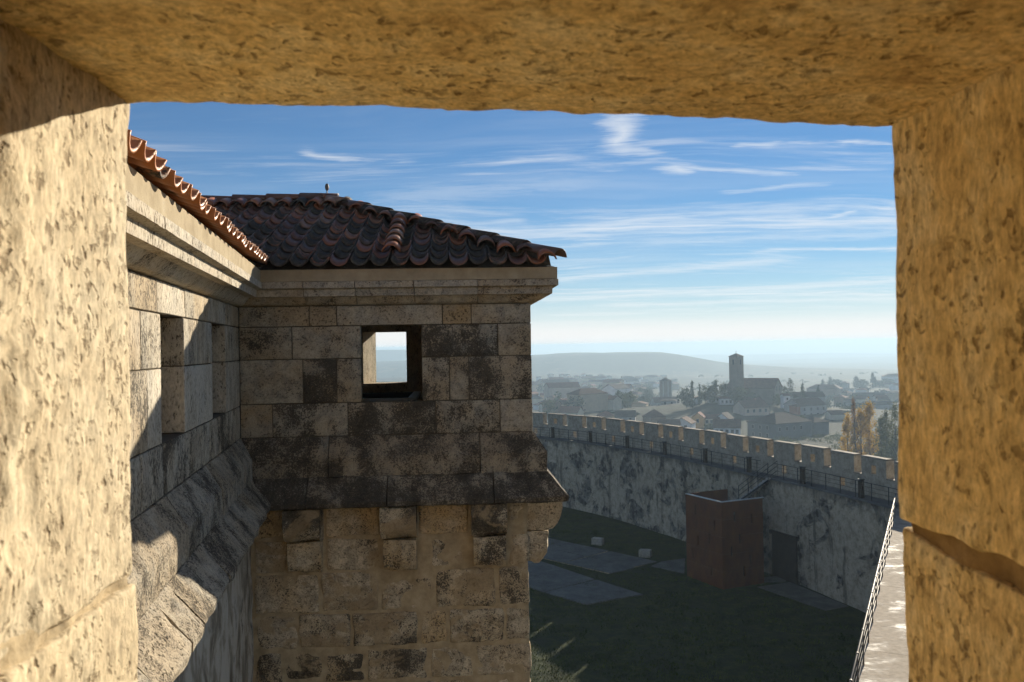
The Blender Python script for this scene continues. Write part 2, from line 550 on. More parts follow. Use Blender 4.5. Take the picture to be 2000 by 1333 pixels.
def make_tile(name, far=False):
    m, t = material(name)
    p = stretched_pos(t, 1, 1, 1, True)
    r = t.objrand()
    lich = t.attr('lich')
    base = t.ramp(r, [(0.0, (.25, .085, .035)), (.3, (.38, .13, .045)), (.45, (.13, .07, .045)), (.6, (.20, .075, .04)), (.75, (.10, .06, .042)), (.88, (.34, .19, .11)), (1.0, (.30, .11, .045))])
    base = t.mix(t.math('MULTIPLY', t.step(t.noise(p, 9, 6, .65), .4, .7), .5), base, (.13, .06, .04))
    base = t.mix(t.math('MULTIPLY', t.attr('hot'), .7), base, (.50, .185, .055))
    ln = t.math('ADD', t.noise(p, 7, 8, .72), t.math('MULTIPLY', t.math('SUBTRACT', t.noise(p, 45, 4, .6), .5), .35))
    mask = t.step(t.math('SUBTRACT', ln, t.math('SUBTRACT', .95, t.math('MULTIPLY', lich, .75))), -.06, .09)
    col = t.mix(mask, base, t.ramp(t.noise(p, 24, 5), [(.35, (.028, .022, .015)), (.6, (.075, .058, .038)), (.8, (.16, .135, .09))]))
    rough = t.math('ADD', t.math('MULTIPLY', mask, .40), .42)
    finish(t, col, rough, t.bump(t.math('ADD', t.noise(p, 30, 5, .6), mask), .45, .006), .38)
    return m
M['tile'] = make_tile('clay_tile')

M['darkmetal'] = flat_mat('dark_painted_steel', (.03, .031, .033), .45, .6)
M['railmetal'] = flat_mat('weathered_rail_steel', (.16, .135, .11), .6, .35)
M['wood_dark'] = flat_mat('dark_timber', (.045, .030, .020), .8, nscale=3, var=.4)
M['black'] = flat_mat('black_tabletop', (.010, .010, .010), .9, spec=.0)
M['pale_edge'] = flat_mat('pale_edge', (.55, .55, .52), .4)
M['deck'] = flat_mat('roof_mortar', (.10, .085, .065), .95, nscale=30, var=.5, bumpd=.02)
M['tilefar'] = flat_mat('tile_slope', (.20, .085, .05), .6, nscale=6, var=.5)

# ------------------------------------------------------------------ terrain
CX, CY = -30.0, 45.0
PROF = [(0, 0), (.8, 0), (2.2, -5.0), (30, -10), (100, -16), (200, -20.5), (300, -22.5), (450, -25.5), (600, -29.5),
        (1200, -41), (2500, -64), (4500, -84), (7000, -104), (13000, -150)]
def prof(D):
    if D <= 0:
        return 0.0
    for (a, b), (c_, d_) in zip(PROF, PROF[1:]):
        if D <= c_:
            return b + (d_ - b) * (D - a) / (c_ - a)
    return PROF[-1][1]
def sstep(a, b, x):
    u = min(1, max(0, (x - a) / (b - a)))
    return u * u * (3 - 2 * u)
def mesa(x, y, cx, cy, ax, ay, top, edge, rot=0.0):
    ux, uy = x - cx, y - cy
    c_, s_ = math.cos(rot), math.sin(rot)
    a, b = (ux * c_ + uy * s_) / ax, (-ux * s_ + uy * c_) / ay
    r = math.hypot(a, b) * (1 + .10 * mnoise.noise(Vector((x / 260, y / 260, top))))
    return top * (1 - sstep(1 - edge, 1 + edge, r))
CHURCH = (118.0, 455.0)
MESA_P = [(-700, 0), (-420, 20), (-40, 34), (60, 37), (115, 41.5), (335, 49), (365, 47), (400, 41), (520, 20), (660, 8), (900, 0)]
def ridge_profile(x, P):
    if x <= P[0][0] or x >= P[-1][0]:
        return 0.0
    for (a, b), (c_, d_) in zip(P, P[1:]):
        if x <= c_:
            return b + (d_ - b) * (x - a) / (c_ - a) + .8 * mnoise.noise(Vector((x / 35, 0, 1))) * (b > 30)
def terrain(x, y):
    D = math.hypot(x - CX, y - CY) - 50.6
    z = prof(D)
    if D > 3:
        k = min(1, D / 120)
        z += k * 1.6 * mnoise.noise(Vector((x / 60, y / 60, 3)))
        z += min(1, D / 700) * 5 * mnoise.noise(Vector((x / 500, y / 500, 8)))
    z += 8.5 * math.exp(-(((x - CHURCH[0]) / 75) ** 2 + ((y - CHURCH[1]) / 55) ** 2))
    if D > 700:
        z += ridge_profile(x, MESA_P) * sstep(1680, 1960, y + 40 * mnoise.noise(Vector((x / 90, 2, 2)))) * (1 - sstep(2500, 3000, y))
        z += mesa(x, y, -560, 3500, 420, 420, 80, .22, .2)
        z += mesa(x, y, -520, 2300, 700, 300, 14, .5)
        z += mesa(x, y, -260, 1500, 500, 160, 9, .6)
        z += mesa(x, y, 1400, 6000, 1500, 700, 26, .6)
        z += mesa(x, y, 2400, 4300, 900, 500, 14, .6)
        z += mesa(x, y, 420, 7400, 2200, 600, 20, .6)
    return z

rings = [0, 25, 45, 50.2, 51.2, 52, 53, 56, 60, 66, 74, 84, 96, 110, 126, 144, 164, 186, 210, 236, 264, 294, 326, 360, 396, 434,
         474, 516, 560, 610, 665, 730, 800, 880, 970, 1070, 1180, 1300, 1430, 1570, 1720, 1880, 2050, 2150, 2250, 2350, 2450,
         2550, 2650, 2750, 2850, 2950, 3050, 3150, 3250, 3400, 3600, 3800, 4050, 4350, 4700, 5100, 5600, 6200, 6900, 7700, 8700, 10000, 12500]
angs = []
a = 0.0
while a < 360:
    angs.append(a)
    a += 1.0 if (40 <= a < 110) else 4.0
V, F = [(CX, CY, 0.0)], []
na = len(angs)
for r_ in rings[1:]:
    for a in angs:
        x, y = CX + r_ * math.cos(R(a)), CY + r_ * math.sin(R(a))
        V.append((x, y, terrain(x, y) - (0.05 if r_ < 51 else 0)))
for k in range(na):
    F.append((0, 1 + k, 1 + (k + 1) % na))
for i in range(len(rings) - 2):
    for k in range(na):
        k2 = (k + 1) % na
        F.append((1 + i * na + k, 1 + (i + 1) * na + k, 1 + (i + 1) * na + k2, 1 + i * na + k2))
m, t = material('fields')
p = t.pos()
cell = t.vor(t.vmath('ADD', p, t.vmath('SCALE', t.noisec(p, .01, 2), scale=60.0)), .0075, out='Color')
cs = t.sep(cell)[0]
c = t.ramp(cs, [(0, (.055, .062, .028)), (.3, (.10, .085, .045)), (.5, (.045, .058, .022)), (.75, (.14, .115, .065)), (1, (.07, .07, .035))], 'CONSTANT')
c = t.mix(t.step(t.noise(p, .05, 6, .7), .40, .55), c, (.030, .036, .018))
c = t.mix(1.0, c, t.ramp(t.noise(p, .6, 6, .7), [(.3, .36), (.7, .75)]), 'MULTIPLY')
finish(t, c, .95, t.bump(t.noise(p, .4, 6, .7), .7, 1.2), .1)
terr = mesh_obj('terrain', V, F, m, None, True, 'structure')

# lawn of the courtyard, with real unevenness
m, t = material('lawn')
p = t.pos()
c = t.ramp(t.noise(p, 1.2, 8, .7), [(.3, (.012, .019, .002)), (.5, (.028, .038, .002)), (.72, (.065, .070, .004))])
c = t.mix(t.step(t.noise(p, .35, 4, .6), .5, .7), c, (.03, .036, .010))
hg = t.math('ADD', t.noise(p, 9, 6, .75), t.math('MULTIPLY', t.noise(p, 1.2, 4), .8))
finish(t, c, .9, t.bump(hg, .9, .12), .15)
M['lawn'] = m
V, F = [], []
NL = 64
for i in range(NL + 1):
    for j in range(NL + 1):
        x, y = -22 + 46 * i / NL, 12 + 82 * j / NL
        V.append((x, y, .03 * mnoise.noise(Vector((x * .5, y * .5, 0)))))
for i in range(NL):
    for j in range(NL):
        x, y = -22 + 46 * (i + .5) / NL, 12 + 82 * (j + .5) / NL
        if math.hypot(x - CX, y - CY) < 50.4:
            q = i * (NL + 1) + j
            F.append((q, q + NL + 1, q + NL + 2, q + 1))
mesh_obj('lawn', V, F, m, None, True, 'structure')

rg_ = np.random.RandomState(3)
NBL = 90000
gx = rg_.uniform(-1.0, 21.0, NBL); gy = rg_.uniform(38.0, 84.0, NBL)
V, F = [], []
for x, y in zip(gx, gy):
    if math.hypot(x - CX, y - CY) > 48.2 or mnoise.noise(Vector((x * .9, y * .9, 6.6))) < -.25:
        continue
    h_ = .05 + .09 * abs(mnoise.noise(Vector((x * .5, y * .5, 1.7)))) + .04 * rg_.rand()
    a_ = rg_.uniform(0, 6.28)
    dx_, dy_ = math.cos(a_) * .022, math.sin(a_) * .022
    lx, ly = rg_.uniform(-.05, .05), rg_.uniform(-.05, .05)
    b_ = len(V)
    z_ = .02 * mnoise.noise(Vector((x * .5, y * .5, 0)))
    V += [(x - dx_, y - dy_, z_ - .01), (x + dx_, y + dy_, z_ - .01), (x + lx, y + ly, z_ + h_)]
    F.append((b_, b_ + 1, b_ + 2))
gm, gt = material('grass_blades')
gp = gt.pos()
gc = gt.ramp(gt.noise(gp, .8, 6, .7), [(.3, (.012, .022, .001)), (.5, (.036, .058, .001)), (.72, (.10, .135, .002))])
finish(gt, gc, .8, None, .2)
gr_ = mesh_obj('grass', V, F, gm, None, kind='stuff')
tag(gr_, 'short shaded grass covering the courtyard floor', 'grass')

# ------------------------------------------------------------------ the stone window we look through, and its room
WINF = Frame((0, 0.72), (1, 0), (0, 1))
emb = thing('stone_window', 'rough ochre limestone window opening framing the whole view', 'window', (0, .5, H - 1.6))
def jamb_block(x0, x1, y0, y1, z0, z1, name, seg, rad=.0035, amp=.0024, freq=16.0, tilt=0.0, skew=-.066, dirt=.05, tint=0., pale=.3, seed=1, fine=.0007, mat='jamb', lump=0.0, top_drop=0.0):
    P, F = rough_block((x1 - x0, y1 - y0, z1 - z0), seg, rad, amp, freq, seed, 4)
    off = seed * 7.7
    V = []
    for x, y, z in P:
        X, Y, Z = (x0 + x1) / 2 + x, (y0 + y1) / 2 + y, (z0 + z1) / 2 + z
        f = fine * fbm((X * 75 + off, Y * 75, Z * 55), 2)
        b = .0035 * mnoise.noise(Vector((X * 5 + off, Y * 5, Z * 5)))
        inner = max(0.0, min(1.0, (.585 - Y) / .05))            # the inner half of the reveal is broken and lumpy
        lp = lump * inner * (mnoise.noise(Vector((Y * 22 + off, Z * 16, 1.0))) - .25 + .6 * mnoise.noise(Vector((Y * 50, Z * 45, off))))
        zw = .0036 * fbm((Y * 12 + off, X * 11, Z * 2), 3)
        V.append((X + skew * (Y - .72) + f + b + lp, Y + f, Z + tilt * X + f + b + zw + H - (top_drop * (.72 - Y) if z > 0 else 0)))
    o = mesh_obj(name, V, F, M[mat], emb, True)
    o['dirt'], o['tint'], o['pale'] = dirt, tint, pale
    return o
jamb_block(-.85, -.3225, .28, .722, -.1865, .235, 'jamb_stone', (24, 96, 90), seed=11, pale=1.0, tint=-.7, lump=.006)
jamb_block(-.85, -.3185, .28, .718, -.60, -.1925, 'jamb_stone', (20, 90, 60), seed=13, pale=.95, tint=-.5, amp=.002, lump=.005)
jamb_block(.3235, .85, .28, .722, -.1535, .215, 'jamb_stone', (24, 96, 76), seed=15, tint=.6, pale=.15)
jamb_block(.3262, .85, .28, .720, -.60, -.158, 'jamb_stone', (24, 96, 76), seed=16, tint=.5, pale=.25, dirt=.22, top_drop=.075)
lint = jamb_block(-.92, .92, .28, .723, .196, .50, 'lintel', (260, 90, 22), seed=18, tilt=-.047, skew=0, tint=.3, pale=.2, amp=.0028, rad=.008, fine=.0015, mat='lintel')
def mortar(x0, x1, y0, y1, zf, name='mortar_joint', mat='mortar_near'):
    P, F = rough_block((x1 - x0, y1 - y0, .034), (16, 80, 8), .006, .003, 40, 77, 3)
    V = []
    for x, y, z in P:
        Y = (y0 + y1) / 2 + y
        V.append(((x0 + x1) / 2 + x - .066 * (Y - .72) + .003 * mnoise.noise(Vector((Y * 30, z * 40, zf))), Y, H + zf + z))
    mesh_obj(name, V, F, M[mat], emb, True)
mortar(-.80, -.3250, .30, .712, -.190, mat='mortar_pale')
mortar(.3290, .80, .30, .712, -.160)
jamb_block(-.9, .9, .28, .735, -.75, -.56, 'sill', (60, 30, 10), seed=19)
wb = MB()
wb.box((-2.6, .30, H - 1.7), (-.80, .700, H + .95)).box((.80, .30, H - 1.7), (2.6, .700, H + .95))
wb.box((-.80, .30, H - 1.7), (.80, .700, H - .74)).box((-.80, .30, H + .44), (.80, .700, H + .95))
wb.build('surrounding_wall', M['room'], emb)
def room_piece(name, a, b):
    return MB().box(a, b).build(name, M['room'], None, kind='structure')
room_piece('gallery_floor', (-2.6, -1.8, H - 1.8), (2.6, .298, H - 1.6))
room_piece('gallery_ceiling', (-2.6, -1.8, H + .80), (2.6, .298, H + 1.0))
room_piece('gallery_wall_back', (-2.6, -2.0, H - 1.8), (2.6, -1.81, H + 1.0))
room_piece('gallery_wall_left', (-2.8, -2.0, H - 1.8), (-2.61, .298, H + 1.0))
room_piece('gallery_wall_right', (2.61, -2.0, H - 1.8), (2.8, .298, H + 1.0))

# ------------------------------------------------------------------ roof tiles
def tile_mesh(name, pan=True, L=.46, r0=.100, r1=.114, th=.015, seg=8, half=78):
    V, F = [], []
    ys = (0.0, L * .5, L)
    for y in ys:
        r = r0 + (r1 - r0) * y / L
        for q in (0, 1):
            rr = r - th * q if pan else r - th * (1 - q)
            for k in range(seg + 1):
                a_ = R(-half + 2 * half * k / seg)
                x_, z_ = rr * math.sin(a_), rr * math.cos(a_)
                V.append((x_, y, (r - z_) if pan else z_ - r * .25))
    n = seg + 1
    for i in range(2):
        b = i * 2 * n
        for k in range(seg):
            F.append((b + k, b + k + 1, b + 2 * n + k + 1, b + 2 * n + k))
            F.append((b + n + k + 1, b + n + k, b + 3 * n + k, b + 3 * n + k + 1))
        F.append((b, b + 2 * n, b + 3 * n, b + n))
        F.append((b + seg, b + n + seg, b + 3 * n + seg, b + 2 * n + seg))
    for k in range(seg):
        F.append((k + 1, k, n + k, n + k + 1))
        b = 4 * n
        F.append((b + k, b + k + 1, b + n + k + 1, b + n + k))
    me = bpy.data.meshes.new(name)
    me.from_pydata(V, [], F)
    me.materials.append(M['tile'])
    me.polygons.foreach_set('use_smooth', [True] * len(me.polygons))
    # crisp rims
    me.update()
    return me
PAN = [tile_mesh('pan_tile'), tile_mesh('pan_tile_b', True, .46, .096, .112, .016), tile_mesh('pan_tile_c', True, .45, .104, .115, .014, 8, 72)]
COVER = [tile_mesh('cover_tile', False, .40, .108, .090, .014), tile_mesh('cover_tile_b', False, .40, .112, .092, .014)]
trnd = random.Random(5)
def put_tile(me, origin, ex, uy, parent, lich, name='tile', lift=0.0, tilt=0.03, jit=1.0):
    ex, uy = Vector(ex).normalized(), Vector(uy).normalized()
    nz = ex.cross(uy).normalized()
    ang = tilt + trnd.uniform(-.012, .012) * jit
    uy2 = (uy * math.cos(ang) - nz * math.sin(ang)).normalized()
    yaw = trnd.uniform(-.035, .035) * jit
    ex2 = (ex * math.cos(yaw) + uy2 * math.sin(yaw)).normalized()
    nz2 = ex2.cross(uy2).normalized()
    uy2 = nz2.cross(ex2).normalized()
    o = bpy.data.objects.new(name, me)
    COL.objects.link(o)
    o.parent = parent
    loc = Vector(origin) + nz * (lift + trnd.uniform(-.003, .003) * jit) + uy * trnd.uniform(-.015, .015) * jit
    mw = Matrix((ex2, uy2, nz2)).transposed().to_4x4()
    mw.translation = loc
    o.matrix_basis = mw
    o['lich'] = max(0, min(1, lich + trnd.uniform(-.2, .2)))
    return o

# ------------------------------------------------------------------ shared mouldings
CORN1 = [(-.10, .489), (.0, .489), (.03, .491), (.062, .502), (.085, .520), (.105, .545), (.138, .577), (-.10, .577)]
CORN2 = [(-.10, .579), (.222, .579), (.226, .655), (-.10, .655)]
CORN3 = [(-.10, .657), (.250, .660), (.285, .668), (.286, .735), (-.10, .735)]
CORNICE = [(-.10, .489), (.0, .489), (.03, .491), (.062, .502), (.085, .520), (.105, .545), (.138, .577), (.222, .579), (.226, .655),
           (.250, .660), (.285, .668), (.286, .735), (-.10, .735)]
LEDGE1 = [(-.15, -.980), (.004, -.980), (.135, -1.185), (.142, -1.205), (.142, -1.413), (-.15, -1.413)]
LEDGE2 = [(-.15, -1.418), (.142, -1.418), (.345, -1.655), (.352, -1.668), (.345, -1.715), (.30, -1.733), (-.15, -1.733)]
FRIEZE = [(-.10, .738), (.274, .740), (.276, .868), (-.10, .868)]

# ------------------------------------------------------------------ castle wing on the left
wing = thing('castle_wing', 'sunlit limestone castle wing with tiled eave receding along the left', 'building', WING(4.5, -1.5, -H))
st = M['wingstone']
def wstone(t0, t1, z0, z1, **k):
    return stone(WING, t0, t1, z0, z1, -.2, 0, st, wing, **k)
for a_, b_, kw in [(0.0, .94, dict(dirt=.15)), (.94, 1.83, dict(pale=.3)), (1.83, 2.98, dict(dirt=.4)), (2.98, 3.91, dict(pale=1, dirt=-.3)),
                   (3.91, 4.75, dict(dirt=.55)), (4.75, 5.6, dict(dirt=.3)), (5.6, 6.8, {}), (6.8, 8.5, {})]:
    wstone(a_, b_, .26, .487, **kw)
for a_, b_, kw in [(0.0, 1.0, dict(dirt=.15)), (1.77, 2.5, dict(dirt=.2)), (2.5, 3.05, dict(dirt=.35)), (3.82, 4.35, dict(dirt=.45)),
                   (4.35, 5.4, dict(dirt=.35)), (5.4, 6.6, {}), (6.6, 8.5, {})]:
    wstone(a_, b_, -.11, .26, **kw)
for a_, b_, kw in [(0.0, 1.0, dict(pale=.3)), (1.77, 3.05, dict(pale=.9, dirt=.05)), (3.82, 4.21, dict(pale=.8)),
                   (4.21, 5.3, dict(dirt=.5)), (5.3, 6.6, {}), (6.6, 8.5, {})]:
    wstone(a_, b_, -.62, -.11, **kw)
for a_, b_, kw in [(0.0, .9, dict(dirt=.5)), (.9, 1.96, dict(dirt=.75)), (1.96, 3.07, dict(dirt=.5)), (3.07, 3.78, dict(dirt=.85)),
                   (3.78, 4.39, dict(dirt=.6)), (4.39, 5.4, dict(dirt=.3)), (5.4, 6.6, {}), (6.6, 8.5, {})]:
    wstone(a_, b_, -.978, -.62, **kw)
co = MB()
for (a_, b_, z0, z1) in [(-.2, 1.0, -.62, .26), (1.77, 3.05, -.62, .26), (3.82, 8.5, -.62, .26), (-.2, 8.5, -1.0, -.62), (-.2, 8.5, .26, .487)]:
    co.fbox(WING, a_ + .012, b_ - .012, -.18, -.014, z0 + .001, z1 - .001)
co.build('core', M['joint'], wing)
# mouldings
rj = random.Random(9)
def run(fr, prof_, joints, mat, parent, name, m0, m1, **kw):
    for i, (a_, b_) in enumerate(zip(joints, joints[1:])):
        moulding(fr, prof_, a_, b_, mat, parent, name, m0 if i == 0 else 0, m1 if i == len(joints) - 2 else 0, **kw)
run(WING, CORNICE, [0, 1.1, 2.1, 3.15, 4.2, 5.0, 6.2, 7.4, 8.5], st, wing, 'cornice_block', 1.0, 0, pale=.8, dirt=.18, amp=.004)
run(WING, FRIEZE, [0, 8.5], M['frieze'], wing, 'frieze', 1.0, 0, amp=.002)
run(WING, LEDGE1, [0, .8, 1.5, 2.2, 2.9, 3.75, 4.6, 5.6, 6.8, 8.5], M['ledge'], wing, 'ledge_block', 1.0, 0, dirt=.5, amp=.014, freq=5, gap=.006)
run(WING, LEDGE2, [0, 1.2, 2.3, 3.3, 4.4, 4.75, 5.5, 6.8, 8.5], M['ledge'], wing, 'ledge_block', 1.0, 0, dirt=.55, amp=.022, freq=5, gap=.006)
# wall under the ledge, rendered rubble
m, t = material('patchy_render')
p = stretched_pos(t, 1, 1, .5, False)
n1 = t.noise(p, 2.6, 8, .68, .4)
c = t.ramp(n1, [(.34, (.15, .12, .085)), (.46, (.33, .28, .21)), (.52, (.50, .44, .35)), (.7, (.56, .51, .43))])
c = t.mix(t.math('MULTIPLY', t.step(t.noise(p, 7, 8, .72), .57, .68), .85), c, (.16, .105, .055))
c = t.mix(t.math('MULTIPLY', t.step(t.noise(p, 1.3, 7, .72), .55, .64), .8), c, (.06, .052, .04))
finish(t, c, .93, t.bump(t.math('ADD', n1, t.math('MULTIPLY', t.noise(p, 30, 5, .7), .3)), .9, .04), .1)
M['patchy'] = m
def rough_wall(fr, s0, s1, z0, z1, off, mat, parent, name, amp=.03, step=.12, thick=.4):
    ns, nz = int((s1 - s0) / step), int((z1 - z0) / step)
    V, F = [], []
    for i in range(ns + 1):
        for j in range(nz + 1):
            s_, z_ = s0 + (s1 - s0) * i / ns, z0 + (z1 - z0) * j / nz
            V.append(fr(s_, off + amp * fbm((s_ * 1.6, z_ * 1.6, 4.2), 4), z_))
    for i in range(ns):
        for j in range(nz):
            q = i * (nz + 1) + j
            F.append((q, q + nz + 1, q + nz + 2, q + 1))
    b = len(V)
    V += [fr(s0, off - thick, z0), fr(s1, off - thick, z0), fr(s1, off - thick, z1), fr(s0, off - thick, z1)]
    F.append((b, b + 3, b + 2, b + 1))
    F.append(tuple([b, b + 1] + [i * (nz + 1) for i in range(ns, -1, -1)]))
    F.append(tuple([b + 2, b + 3] + [i * (nz + 1) + nz for i in range(ns + 1)]))
    F.append(tuple([b + 3, b] + list(range(0, nz + 1))))
    F.append(tuple([b + 1, b + 2] + [ns * (nz + 1) + j for j in range(nz, -1, -1)]))
    if (fr.e.x * fr.n.y - fr.e.y * fr.n.x) > 0:
        F = [tuple(reversed(f)) for f in F]
    return mesh_obj(name, V, F, mat, parent, True)
rough_wall(WING, -.4, 8.5, -4.6, -1.735, .10, M['patchy'], wing, 'lower_wall', .035)
MB().fbox(WING, -.4, 8.5, -.5, .06, -H - 1, -4.6).build('footing_wall', M['patchy'], wing)
ib = MB()
ib.fbox(WING, .02, 8.5, -3.2, -3.0, -1.5, 2.0).fbox(WING, .02, 8.5, -3.0, -.21, -1.3, -1.1).fbox(WING, 8.4, 8.5, -3.0, -.21, -1.1, 1.6)
ib.build('inner_wall', M['room'], wing)
RS = math.atan(.365)
cs_, sn_ = math.cos(RS), math.sin(RS)
wr = MB()
wr.prism([WING(-3.6, .20, .872), WING(8.6, .20, .872), WING(8.6, -3.4, 2.13), WING(-3.6, -3.4, 2.13)],
         [WING(-3.6, .20, .878), WING(8.6, .20, .878), WING(8.6, -3.4, 2.14), WING(-3.6, -3.4, 2.14)])
wroof = wr.build('roof', M['deck'], wing)
ew = -WING.e
for i in range(38):
    t_ = .36 + i * .215
    for j in range(3):
        dd = -.015 + j * .33
        o_ = .335 - dd * cs_
        P0 = Vector(WING(t_, o_, .912 - .008 * t_ + dd * sn_))
        up = Vector((-WING.n.x * cs_, -WING.n.y * cs_, sn_))
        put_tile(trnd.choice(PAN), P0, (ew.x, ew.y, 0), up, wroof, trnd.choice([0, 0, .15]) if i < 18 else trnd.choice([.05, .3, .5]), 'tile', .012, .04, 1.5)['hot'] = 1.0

# ------------------------------------------------------------------ corner turret
tur = thing('corner_turret', 'shaded limestone corner turret with square window, cornice and clay tile roof', 'building', FRONT(1.6, -2.5, -H))
st = M['ashlar']
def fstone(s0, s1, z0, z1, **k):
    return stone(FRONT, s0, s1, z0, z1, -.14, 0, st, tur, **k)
for a_, b_, kw in [(0.0, .776, dict(dirt=.22)), (.776, 1.08, dict(tint=.2, dirt=.05)), (1.08, 2.263, dict(pale=.35, dirt=0.0)), (2.263, 2.589, dict(tint=.6, dirt=.02)),
                   (2.589, FW, dict(dirt=.36))]:
    fstone(a_, b_, .258, .487, **kw)
for a_, b_, kw in [(0.0, .58, dict(dirt=.35)), (.58, 1.345, dict(dirt=.15, pale=.2)), (2.02, 2.886, dict(dirt=1.05)), (2.886, FW, dict(dirt=.2))]:
    fstone(a_, b_, -.108, .258, **kw)
for a_, b_, kw in [(0.0, .697, dict(dirt=.3)), (.697, 1.07, dict(dirt=.95)), (1.07, 1.345, dict(dirt=.4)), (2.02, 2.332, dict(dirt=.5)), (2.332, 2.551, dict(dirt=.45)),
                   (2.551, FW, dict(dirt=.85))]:
    fstone(a_, b_, -.603, -.108, **kw)
for a_, b_, kw in [(0.0, .354, dict(tint=.5, dirt=.1)), (.354, 1.188, dict(dirt=.65)), (1.188, 2.169, dict(dirt=.98)), (2.169, 2.896, dict(dirt=.7)), (2.896, FW, dict(pale=.4, dirt=.12))]:
    fstone(a_, b_, -.976, -.603, **kw)
co = MB()
for (a_, b_, z0, z1) in [(0, 1.345, -.603, .258), (2.02, FW, -.603, .258), (0, FW, -1.0, -.603), (0, FW, .258, .487)]:
    co.fbox(FRONT, a_ + .012, b_ - .012, -.128, -.012, z0 + .001, z1 - .001)
co.build('core', M['joint'], tur)
# right-hand wall (seen edge on)
k = 0
for z0, z1, js in [(.258, .487, (0.14, 1.0, 2.2, 3.4, 4.9)), (-.108, .258, (0.14, .8, 1.9, 3.2, 4.9)), (-.603, -.108, (0.14, 1.2, 2.4, 3.6, 4.9)), (-.976, -.603, (0.14, .7, 1.8, 3.1, 4.9))]:
    for a_, b_ in zip(js, js[1:]):
        stone(SIDE, a_, b_, z0, z1, -.14, 0, st, tur, dirt=.4)
MB().fbox(SIDE, .15, 4.88, -.15, -.012, -.97, .48).build('core', M['mortar'], tur)
# mouldings round the corner
run(FRONT, CORNICE, [0, .757, 1.317, 1.96, 2.663, FW], st, tur, 'cornice_block', 1.0, 1.0, pale=.25, dirt=.22, tint=.2)
run(SIDE, CORNICE, [0, 1.4, 2.8, 4.9], st, tur, 'cornice_block', -1.0, 0, pale=.25, dirt=.3)
run(FRONT, FRIEZE, [0, FW], M['frieze'], tur, 'frieze', 1.0, 1.0, amp=.0015)
run(SIDE, FRIEZE, [0, 4.9], M['frieze'], tur, 'frieze', -1.0, 0, amp=.0015)
run(FRONT, LEDGE1, [0, .98, 2.66, FW], M['band'], tur, 'ledge_block', 1.0, 1.0, dirt=.75, amp=.010, freq=5, gap=.005)
run(SIDE, LEDGE1, [0, 1.6, 3.2, 4.9], M['band'], tur, 'ledge_block', -1.0, 0, dirt=.7, amp=.010, freq=5)
run(FRONT, LEDGE2, [0, .76, 1.63, 2.80, FW], M['band'], tur, 'ledge_block', 1.0, 1.0, dirt=1.0, amp=.014, freq=5, gap=.005)
run(SIDE, LEDGE2, [0, 1.6, 3.2, 4.9], M['band'], tur, 'ledge_block', -1.0, 0, dirt=.95, amp=.014, freq=5)
# corbels: two stones each, the upper one rounded underneath
C_UP = [(-.1, -1.737), (.31, -1.737), (.315, -1.88), (.30, -1.97), (.26, -2.04), (.20, -2.085), (.12, -2.11), (-.1, -2.11)]
C_LO = [(-.1, -2.125), (.165, -2.125), (.17, -2.28), (.15, -2.38), (.10, -2.455), (.05, -2.485), (-.1, -2.49)]
for s_, d1, d2 in [(.50, .85, .35), (1.545, .85, .4), (2.545, 1.0, .55)]:
    moulding(FRONT, C_UP, s_, s_ + .40, M['lower'], tur, 'corbel', dirt=d1, amp=.035, freq=5, step=.05, sub=.04, tint=-.3, pale=0)
    moulding(FRONT, C_LO, s_ + .02, s_ + .39, M['lower'], tur, 'corbel', dirt=d2, amp=.032, freq=5, step=.05, sub=.04, tint=.2, pale=.1)
for s_ in (.06, 1.1, 2.2, 3.3):
    moulding(SIDE, C_UP, s_, s_ + .42, M['lower'], tur, 'corbel', dirt=.35, amp=.035, freq=6, step=.06, sub=.05, pale=.3)
    moulding(SIDE, C_LO, s_ + .02, s_ + .41, M['lower'], tur, 'corbel', dirt=.3, amp=.03, freq=6, step=.06, sub=.05, pale=.3)
# lower wall, stones in wide mortar
low = [(-1.735, -2.11, [(.13, .48, .1, .8), (.92, 1.52, .05, .7), (1.96, 2.52, .05, .7), (2.97, 3.2, .1, .5)]),
       (-2.12, -2.49, [(.13, .50, .15, .6), (.92, 1.52, .12, .3), (1.96, 2.45, .5, -.3), (2.97, 3.2, .3, 0)]),
       (-2.505, -2.945, [(.13, .84, .3, .1), (.86, 1.50, .35, .2), (1.52, 2.11, .45, 0), (2.14, 2.81, .55, -.2), (2.85, 3.2, .6, -.3)]),
       (-2.965, -3.345, [(.13, .59, .3, .4), (.61, 1.18, .7, -.2), (1.20, 1.93, .7, -.3), (1.96, 2.26, .45, .3), (2.28, 2.905, .6, -.2), (2.915, 3.2, .4, 0)]),
       (-3.375, -3.735, [(.13, .42, .6, .3), (1.36, 2.03, .6, -.2), (2.06, 2.55, .5, 0), (2.56, 3.2, .55, -.2)]),
       (-3.76, -4.15, [(.13, .36, .5, 0), (1.25, 1.8, .6, 0), (1.82, 2.5, .6, 0), (2.52, 3.2, .5, 0)]),
       (-4.17, -4.6, [(.13, .8, .5, 0), (.82, 1.5, .6, 0), (1.52, 2.3, .6, 0), (2.32, 3.2, .5, 0)])]
for z1, z0, row in low:
    for a_, b_, dr, ti in row:
        rad = .022
        stone(FRONT, a_, b_, z0, z1, -.2, .0, M['lower'], tur, gap=.006, rad=.030, amp=.022, freq=5.0, dirt=dr * .9, tint=ti, grid=.055, jitter=.012)
